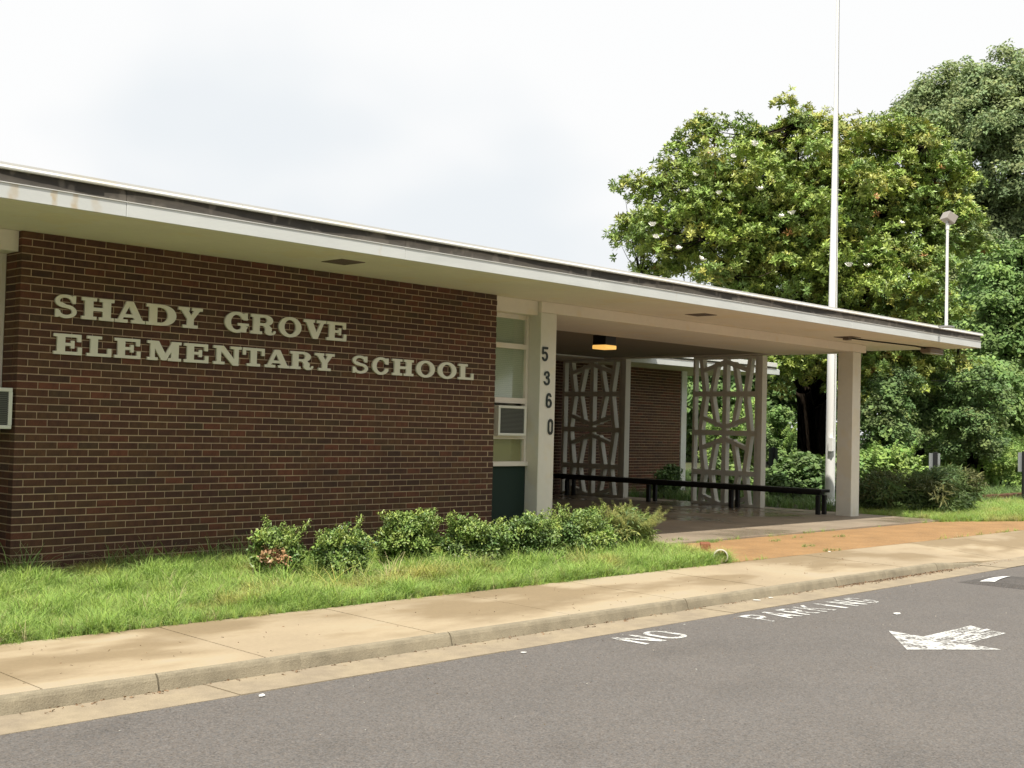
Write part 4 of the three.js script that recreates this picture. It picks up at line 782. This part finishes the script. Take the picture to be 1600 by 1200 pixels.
// nandinas in the canopy's shade, right of the far column
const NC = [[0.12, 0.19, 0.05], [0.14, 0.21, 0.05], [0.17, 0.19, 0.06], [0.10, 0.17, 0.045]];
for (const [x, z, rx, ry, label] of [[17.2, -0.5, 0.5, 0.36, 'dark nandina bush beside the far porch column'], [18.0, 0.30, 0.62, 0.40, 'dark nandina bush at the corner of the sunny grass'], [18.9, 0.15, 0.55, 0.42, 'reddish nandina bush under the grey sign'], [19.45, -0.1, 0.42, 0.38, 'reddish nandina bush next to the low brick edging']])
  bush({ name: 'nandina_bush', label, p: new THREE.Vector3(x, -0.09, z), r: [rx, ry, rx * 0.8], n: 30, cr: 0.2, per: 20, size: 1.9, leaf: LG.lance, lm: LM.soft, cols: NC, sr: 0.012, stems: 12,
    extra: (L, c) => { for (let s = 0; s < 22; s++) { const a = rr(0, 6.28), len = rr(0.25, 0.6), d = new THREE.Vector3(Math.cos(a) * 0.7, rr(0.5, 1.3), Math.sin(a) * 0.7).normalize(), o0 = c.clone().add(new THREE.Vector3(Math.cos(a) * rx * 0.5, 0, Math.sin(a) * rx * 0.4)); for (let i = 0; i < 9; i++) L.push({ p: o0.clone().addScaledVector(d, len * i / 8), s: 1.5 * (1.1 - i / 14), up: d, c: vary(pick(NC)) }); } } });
for (const [u, D, ru, ry, cols, label] of [[1245, 27, 44, 0.42, G3, 'low dark bush behind the bench end'], [1302, 27.5, 18, 0.45, G2, 'small bush at the foot of the flagpole'], [1140, 28, 36, 0.34, G2, 'low green bush behind the second screen']]) {
  const p = at(u, 775, D); p.y = -0.09; bush({ name: 'garden_bush', label, p, r: [ru / F * D, ry, 0.6], n: 40, cr: 0.22, per: 24, size: 1.6, leaf: LG.medium, lm: LM.soft, cols, sr: 0.012 });
}
{ const p = gp(1040, 775, -0.09); bush({ name: 'wall_shrub', label: 'dark shrub against the rear brick wall between the screens', p: at(1041, 772, 27.5).setY(-0.09), r: [0.24, 0.33, 0.24], n: 22, cr: 0.13, per: 20, size: 1.0, leaf: LG.medium, lm: LM.soft, cols: G3 }); }
// crape myrtles on several thin stems
for (const [u, vc, D, ru, rvv, label] of [[1385, 650, 33, 50, 75, 'crape myrtle beside the far porch column'], [1440, 645, 35, 42, 70, 'crape myrtle rising above the grey sign'], [1520, 660, 34, 58, 78, 'crape myrtle standing before the hedge bank']])
  pxTree('crape_myrtle', label, u, vc, D, ru, rvv, [[0.14, 0.24, 0.065], [0.17, 0.28, 0.075], [0.20, 0.28, 0.08]], { n: 34, cr: 0.42, per: 34, size: 1.3, leaf: LG.medium, tr: 0.05, limbs: 7, group: 'crape myrtles', trunks: [[-0.15, 0, -0.4, 0.1], [0.1, 0.1, 0.35, 0], [0, -0.1, 0, -0.3]] });
// sunny bank of vines and hedges
for (const [u, vt, D, ru, ry, label] of [[1368, 735, 31, 34, 0.6, 'bright green hedge bush behind the nandinas'], [1488, 742, 35, 34, 0.6, 'bright green hedge bush behind the grey sign'], [1560, 712, 35, 52, 0.8, 'vine-covered bank behind the low brick edging'], [1634, 704, 36, 55, 1.0, 'vine-covered bank at the end sign'], [1210, 655, 46, 45, 1.2, 'sunlit green thicket between the second screen and the magnolia trunk'], [1290, 665, 47, 40, 1.2, 'sunlit green thicket behind the magnolia trunk'], [1140, 660, 48, 50, 1.2, 'sunlit green thicket showing through the second screen'], [1175, 640, 54, 70, 1.5, 'tall sunlit thicket behind the second screen']]) {
  const p = at(u, 770, D); p.y = -0.12; const top = at(u, vt, D).y, h = Math.max(ry, (top + 0.12) / 2);
  bush({ name: 'hedge_bush', label, category: 'bush', p, r: [ru / F * D * 1.15, h, 1.1], n: 44, cr: 0.34, per: 36, size: 0.8, leaf: pick([LG.vine, LG.medium, LG.vine]), lm: LM.soft, cols: [G4, G2, G4][Math.floor(rnd() * 3)], sr: 0.03, low: 0.02,
    extra: (L, c) => { for (let s = 0; s < 30; s++) { const a = rr(0, 6.28), len = rr(0.3, 0.8), d = new THREE.Vector3(Math.cos(a) * 0.6, rr(0.4, 1.2), Math.sin(a) * 0.6).normalize(), o0 = c.clone().add(new THREE.Vector3(Math.cos(a) * ru / F * D * 0.8, h * rr(-0.2, 0.5), Math.sin(a) * 0.7)); for (let i = 0; i < 8; i++) L.push({ p: o0.clone().addScaledVector(d, len * i / 7), s: 0.7 * (1.1 - i / 12), up: d, c: vary(pick(G4)) }); } } });
}
// ------------------------------------------------------------------ signs on posts, cable, edging
for (const [u, v, D, w, h, label] of [[1208, 719, 40, 0.30, 0.80, 'dark signboard on a black post behind the second screen'], [1460, 722, 29, 0.27, 0.42, 'grey sign back on a black post above the nandinas'], [1599, 722, 29, 0.27, 0.46, 'grey sign back on a black post at the hedge bank']]) {
  const c = at(u, v, D), s = thing('post_sign', label, 'sign', [c.x, -0.1, c.z]), a = -0.75, R = (g) => { g.translate(-c.x, 0, -c.z); g.rotateY(a); g.translate(c.x, 0, c.z); return g; };
  part('post', R(box(c.x - 0.045, c.x + 0.045, -0.3, c.y + h / 2 + 0.03, c.z + 0.012, c.z + 0.09, 0.004)), M.black, s);
  part('sign_plate', R(box(c.x - w / 2, c.x + w / 2, c.y - h / 2, c.y + h / 2, c.z, c.z + 0.01)), D === 40 ? mat([0.06, 0.075, 0.06], 0.6) : M.signGrey, s);
}
{
  const a = at(1455, 594.5, 30.5), b = at(1560, 590.5, 30.5), m = a.clone().lerp(b, 0.5); m.y -= 0.05;
  const o = thing('overhead_cable', 'thin pale cable strung through the trees past the canopy end', 'cable', a.toArray()); part('cable', tube([a, m, b], 0.011, 0.011, 16, 6), mat([0.7, 0.72, 0.72], 0.5), o);
}
{
  const a = gp(1535, 793, -0.09), e = thing('brick_edging', 'low brick edging wall between the grass and the vine bank', 'edging', [24.5, -0.09, -0.9]);
  part('footing', box(21.5, 34, -0.3, 0.02, -1.10, -0.86), M.kerb, e);
  for (let i = 0; i < 58; i++) { const g = box(21.6 + i * 0.211, 21.6 + i * 0.211 + 0.2, 0.022, 0.085 + rr(-.003, .003), -1.11, -0.85, 0.005); part('brick', g, brickMats[[3, 7, 6, 2][Math.floor(rnd() * 4)]], e); }
}
// ------------------------------------------------------------------ small things on the ground
{
  const p = gp(1102, 861, -0.085), b = thing('loose_brick', 'loose red brick lying by the lawn corner', 'brick', [p.x, p.y, p.z]);
  const g = box(-0.125, 0.125, 0.0, 0.10, -0.06, 0.06, 0.006); g.rotateY(0.65); g.rotateZ(0.05); g.translate(p.x, p.y, p.z); part('brick_body', g, mat([0.30, 0.12, 0.06], 0.9, { map: T.brick, bumpMap: T.brickB, bumpScale: 0.003 }), b);
}
{
  const p = gp(1126, 880, -0.085), r = thing('drain_pipe', 'open end of a white plastic drain pipe at the lawn edge', 'pipe', [p.x, p.y, p.z]);
  const g = new THREE.LatheGeometry([[0.070, 0], [0.084, 0], [0.084, 0.20], [0.070, 0.20], [0.070, 0]].map((q) => new THREE.Vector2(...q)), 32); g.rotateX(Math.PI / 2 + 0.1); g.rotateY(2.2); g.translate(p.x, p.y + 0.075, p.z); part('pipe_wall', g, mat([0.50, 0.47, 0.38], 0.6), r);
}
{
  const p = new THREE.Vector3(6.55, -0.07, 0.35), k = thing('utility_box', 'small pale utility box by the green panel behind the hedge', 'box', [p.x, p.y, p.z]);
  part('box_body', box(p.x - 0.1, p.x + 0.1, p.y, p.y + 0.26, p.z - 0.07, p.z + 0.07, 0.012), mat([0.42, 0.43, 0.45], 0.6), k); part('lid', box(p.x - 0.108, p.x + 0.108, p.y + 0.261, p.y + 0.285, p.z - 0.078, p.z + 0.078, 0.006), mat([0.42, 0.43, 0.45], 0.6), k);
}
// grass: tufts of bent blades
function bladeGeo(n, h, w, seed, lean) {
  const r = mulberry(seed), P = [], C = [];
  for (let i = 0; i < n; i++) {
    const a = r() * 6.283, l = h * (0.55 + 0.7 * r()), ln = lean * (0.3 + r()), ox = (r() - 0.5) * 0.05, oz = (r() - 0.5) * 0.05, ca = Math.cos(a), sa = Math.sin(a), ww = w * (0.7 + 0.6 * r()), sh = 0.8 + 0.4 * r();
    const q = (t, s) => [ox + ca * ln * l * t * t - sa * ww * s * (1 - t * 0.8), l * (t - 0.28 * ln * t * t), oz + sa * ln * l * t * t + ca * ww * s * (1 - t * 0.8)];
    const rows = [0, 0.35, 0.7, 1].map((t) => [q(t, -0.5), q(t, 0.5)]);
    for (let k = 0; k < 3; k++) { const [a1, b1] = rows[k], [a2, b2] = rows[k + 1]; for (const v of [a1, b1, b2, a1, b2, a2]) { P.push(...v); C.push(sh, sh, sh); } }
  }
  const g = new THREE.BufferGeometry(); g.setAttribute('position', new THREE.Float32BufferAttribute(P, 3)); g.setAttribute('color', new THREE.Float32BufferAttribute(C, 3)); g.computeVertexNormals(); return g;
}
{
  const gm = leafMat(0.85, 0.3), tufts = [bladeGeo(9, 0.085, 0.005, 31, 0.9), bladeGeo(9, 0.14, 0.005, 32, 1.0)];
  const inLawn = (x, z) => z < 2.93 + 0.05 * (fbm(x * 3, 0, 2, 3) - 0.5) * 2 && z > 0.01 && x < 7.72 - (z - 1.3) * 0.44 + 0.05 && !(z < 1.3 && x > 7.2);
  const mk = (name, label, n, f) => {
    const A = [[], []];
    for (let i = 0; i < n; i++) { const e = f(); if (e) A[e.tall ? 1 : 0].push(e); }
    const o = new THREE.Group(); o.name = numbered(name); o.userData = { kind: 'stuff', label }; scene.add(o);
    A.forEach((L, k) => { if (L.length) instances(k ? 'long_grass' : 'short_grass', tufts[k], gm, L, o); });
  };
  const gc = (x, z) => { const n = fbm(x * 1.3, z * 2.2, 4, 4), m = fbm(x * 6, z * 6, 9, 2), dry = 0.7 * sst(0.54, 0.68, n * 0.7 + m * 0.3); const b = [0.29 + 0.19 * dry, 0.43 - 0.01 * dry, 0.075 + 0.05 * dry]; const c = vary(b, 0.25); if (rnd() < 0.04) c.setRGB(0.48, 0.42, 0.22); return c; };
  mk('lawn_grass', 'bright unmown grass between the brick wall and the pavement', 46000, () => {
    const x = rr(-2.6, 7.75), z = rr(0.0, 2.96); if (!inLawn(x, z)) return null;
    const n = fbm(x * 1.1, z * 1.6, 7, 3), near = z < 0.9, tall = rnd() < (near ? 0.6 : 0.22 + 0.6 * sst(0.45, 0.62, n));
    return { p: new THREE.Vector3(x, -0.093, z), s: rr(0.6, 1.15) * (near ? 1.15 : 1) * (0.75 + 0.5 * sst(0.35, 0.7, fbm(x * 3.1, z * 3.1, 15, 2))), c: gc(x, z), tall, up: new THREE.Vector3(rr(-.25, .25), 1, rr(-.25, .25)).normalize() };
  });
  mk('wall_weeds', 'tall thin weeds standing against the foot of the brick wall', 46, () => { const x = pick([0.03, 0.06, 0.9, 1.25, 1.55, 1.9, 2.2, 2.35, 3.6, 4.1]) + rr(-.1, .1); return { p: new THREE.Vector3(x, -0.093, rr(0.06, 0.3)), s: rr(1.6, 2.9), c: vary([0.24, 0.34, 0.09]), tall: true }; });
  mk('hedge_grass', 'long grass growing up through the foot of the holly row', 380, () => { const x = rr(1.4, 6.9), z = 1.95 + 0.12 * Math.sin(x * 3) + rr(-.35, .25); return { p: new THREE.Vector3(x, -0.093, z), s: rr(1.1, 1.9), c: gc(x, z), tall: true, up: new THREE.Vector3(rr(-.3, .3), 1, rr(-.3, .3)).normalize() }; });
  mk('side_grass', 'sunny grass before the nandina bushes', 16000, () => {
    const x = rr(15.9, 26), z = rr(-0.9, 2.5), edge = 1.35 + (x - 15.9) * 0.42; if (z > Math.min(edge, 2.4) || (x < 16.2 && z < 1.2)) return null;
    return { p: new THREE.Vector3(x, -0.093, z), s: rr(0.7, 1.4), c: gc(x, z), tall: rnd() < 0.25, up: new THREE.Vector3(rr(-.25, .25), 1, rr(-.25, .25)).normalize() };
  });
  // ground cover under the shrubs farther off
  mk('ground_cover', 'rough grass under the far shrubs', 9000, () => { const x = rr(16.2, 40), z = rr(-14, -0.5); if (x < 20.6 && z < -6.2) return null; return { p: new THREE.Vector3(x, -0.093, z), s: rr(1.2, 2.4), c: vary([0.16, 0.27, 0.06], 0.3), tall: true }; });
  mk('edge_weeds', 'ragged grass creeping over the seams of the pavement and the orange path', 700, () => { const k = rnd(); let x, z, y = -0.085;
    if (k < 0.45) { x = rr(-2.5, 7); z = 2.95 + rr(-.02, .05) * (0.4 + fbm(x * 4, 3, 1, 2)); } else if (k < 0.65) { x = rr(7.1, 16); z = 2.95 + rr(-.03, .03); if (fbm(x * 2, 7, 3, 2) < 0.52) return null; } else if (k < 0.85) { z = rr(1.3, 2.95); x = 7.72 - (z - 1.3) * 0.44 + rr(0, 0.18); } else { x = rr(7.8, 16); z = 1.29 + rr(-.01, .03); if (fbm(x * 2, 17, 3, 2) < 0.5) return null; }
    return { p: new THREE.Vector3(x, y, z), s: rr(0.3, 0.85), c: gc(x, z), tall: false, up: new THREE.Vector3(rr(-.5, .5), 1, rr(-.2, .6)).normalize() }; });
  // weeds in the path joints
  mk('path_weeds', 'small weeds sprouting along the orange path', 170, () => { const k = pick([[8.9, 1.32], [9.0, 1.35], [9.9, 1.75], [10.6, 1.62], [11.4, 1.9], [9.6, 2.4], [8.5, 1.1], [9.3, 2.9], [8.8, 1.34]]); return { p: new THREE.Vector3(k[0] + rr(-.16, .16), -0.083 + (k[1] < 1.27 ? 0.028 : 0), k[1] + rr(-.07, .07)), s: rr(0.25, 0.6), c: vary([0.22, 0.33, 0.08]), tall: false }; });
}
{ // dead leaves and grit swept against the kerb and the wall side
  const L = [], o = new THREE.Group(); o.name = 'leaf_litter'; o.userData = { kind: 'stuff', label: 'brown leaf litter and grit lying along the gutter and pavement' }; scene.add(o);
  for (let i = 0; i < 900; i++) { const x = rnd() < 0.6 ? rr(6.8, 9.6) : rr(-2.5, 12), z = 4.335 + Math.abs(rr(-1, 1) * rr(0, 1)) * 0.12; L.push({ p: new THREE.Vector3(x, -0.194, z), s: rr(0.25, 0.7), c: vary([0.24, 0.15, 0.08], 0.4), up: rv().add(new THREE.Vector3(0, 1.6, 0)).normalize() }); }
  for (let i = 0; i < 160; i++) { const x = rr(-2.5, 9), z = rr(3.0, 4.2); L.push({ p: new THREE.Vector3(x, -0.080 - (z - 2.955) / 1.3 * 0.02, z), s: rr(0.2, 0.5), c: vary([0.26, 0.18, 0.10], 0.4), up: rv().add(new THREE.Vector3(0, 1.6, 0)).normalize() }); }
  for (let i = 0; i < 260; i++) { const x = rr(-2, 14), z = 4.72 + rnd() * rnd() * 3; L.push({ p: new THREE.Vector3(x, -0.197, z), s: rr(0.15, 0.4), c: rnd() < 0.5 ? vary([0.24, 0.17, 0.10], 0.4) : vary([0.45, 0.42, 0.36], 0.3), up: rv().add(new THREE.Vector3(0, 1.6, 0)).normalize() }); }
  instances('litter', leafGeo(2, 0.035, 0.02, 0.02, [0, 0.2], 55, 0.2), LM.soft, L, o);
}
{ // scraps of litter in the gutter and on the road
  const lm = mat([0.75, 0.74, 0.70], 0.8);
  for (const [u, v, s, y, label] of [[1183, 938, 0.045, -0.19, 'white paper scrap in the gutter below the kerb'], [1204, 934, 0.03, -0.19, 'tiny white scrap in the gutter beside the paper scrap'], [1402, 959, 0.06, -0.196, 'white chip lying on the asphalt after the word PARKING'], [409, 1087, 0.035, -0.196, 'white scrap on the asphalt edge beside the gutter'], [818, 1020, 0.03, -0.196, 'small white scrap on the asphalt before the word NO'], [1296, 862, 0.04, -0.083, 'white scrap at the rim of the orange path']]) {
    const p = gp(u, v, y), o = thing('litter_scrap', label, 'litter', [p.x, y, p.z]); const sh = new THREE.Shape(); const n = 7; for (let i = 0; i < n; i++) { const a = i / n * 6.283, r = s * rr(0.6, 1.1); i ? sh.lineTo(Math.cos(a) * r, Math.sin(a) * r * 0.6) : sh.moveTo(Math.cos(a) * r, Math.sin(a) * r * 0.6); }
    const g = new THREE.ExtrudeGeometry(sh, { depth: 0.004, bevelEnabled: false }); g.rotateX(-Math.PI / 2); g.rotateY(rr(0, 3)); g.translate(p.x, y + 0.001, p.z); part('scrap', g, lm, o);
  }
}
renderer.render(scene, camera);
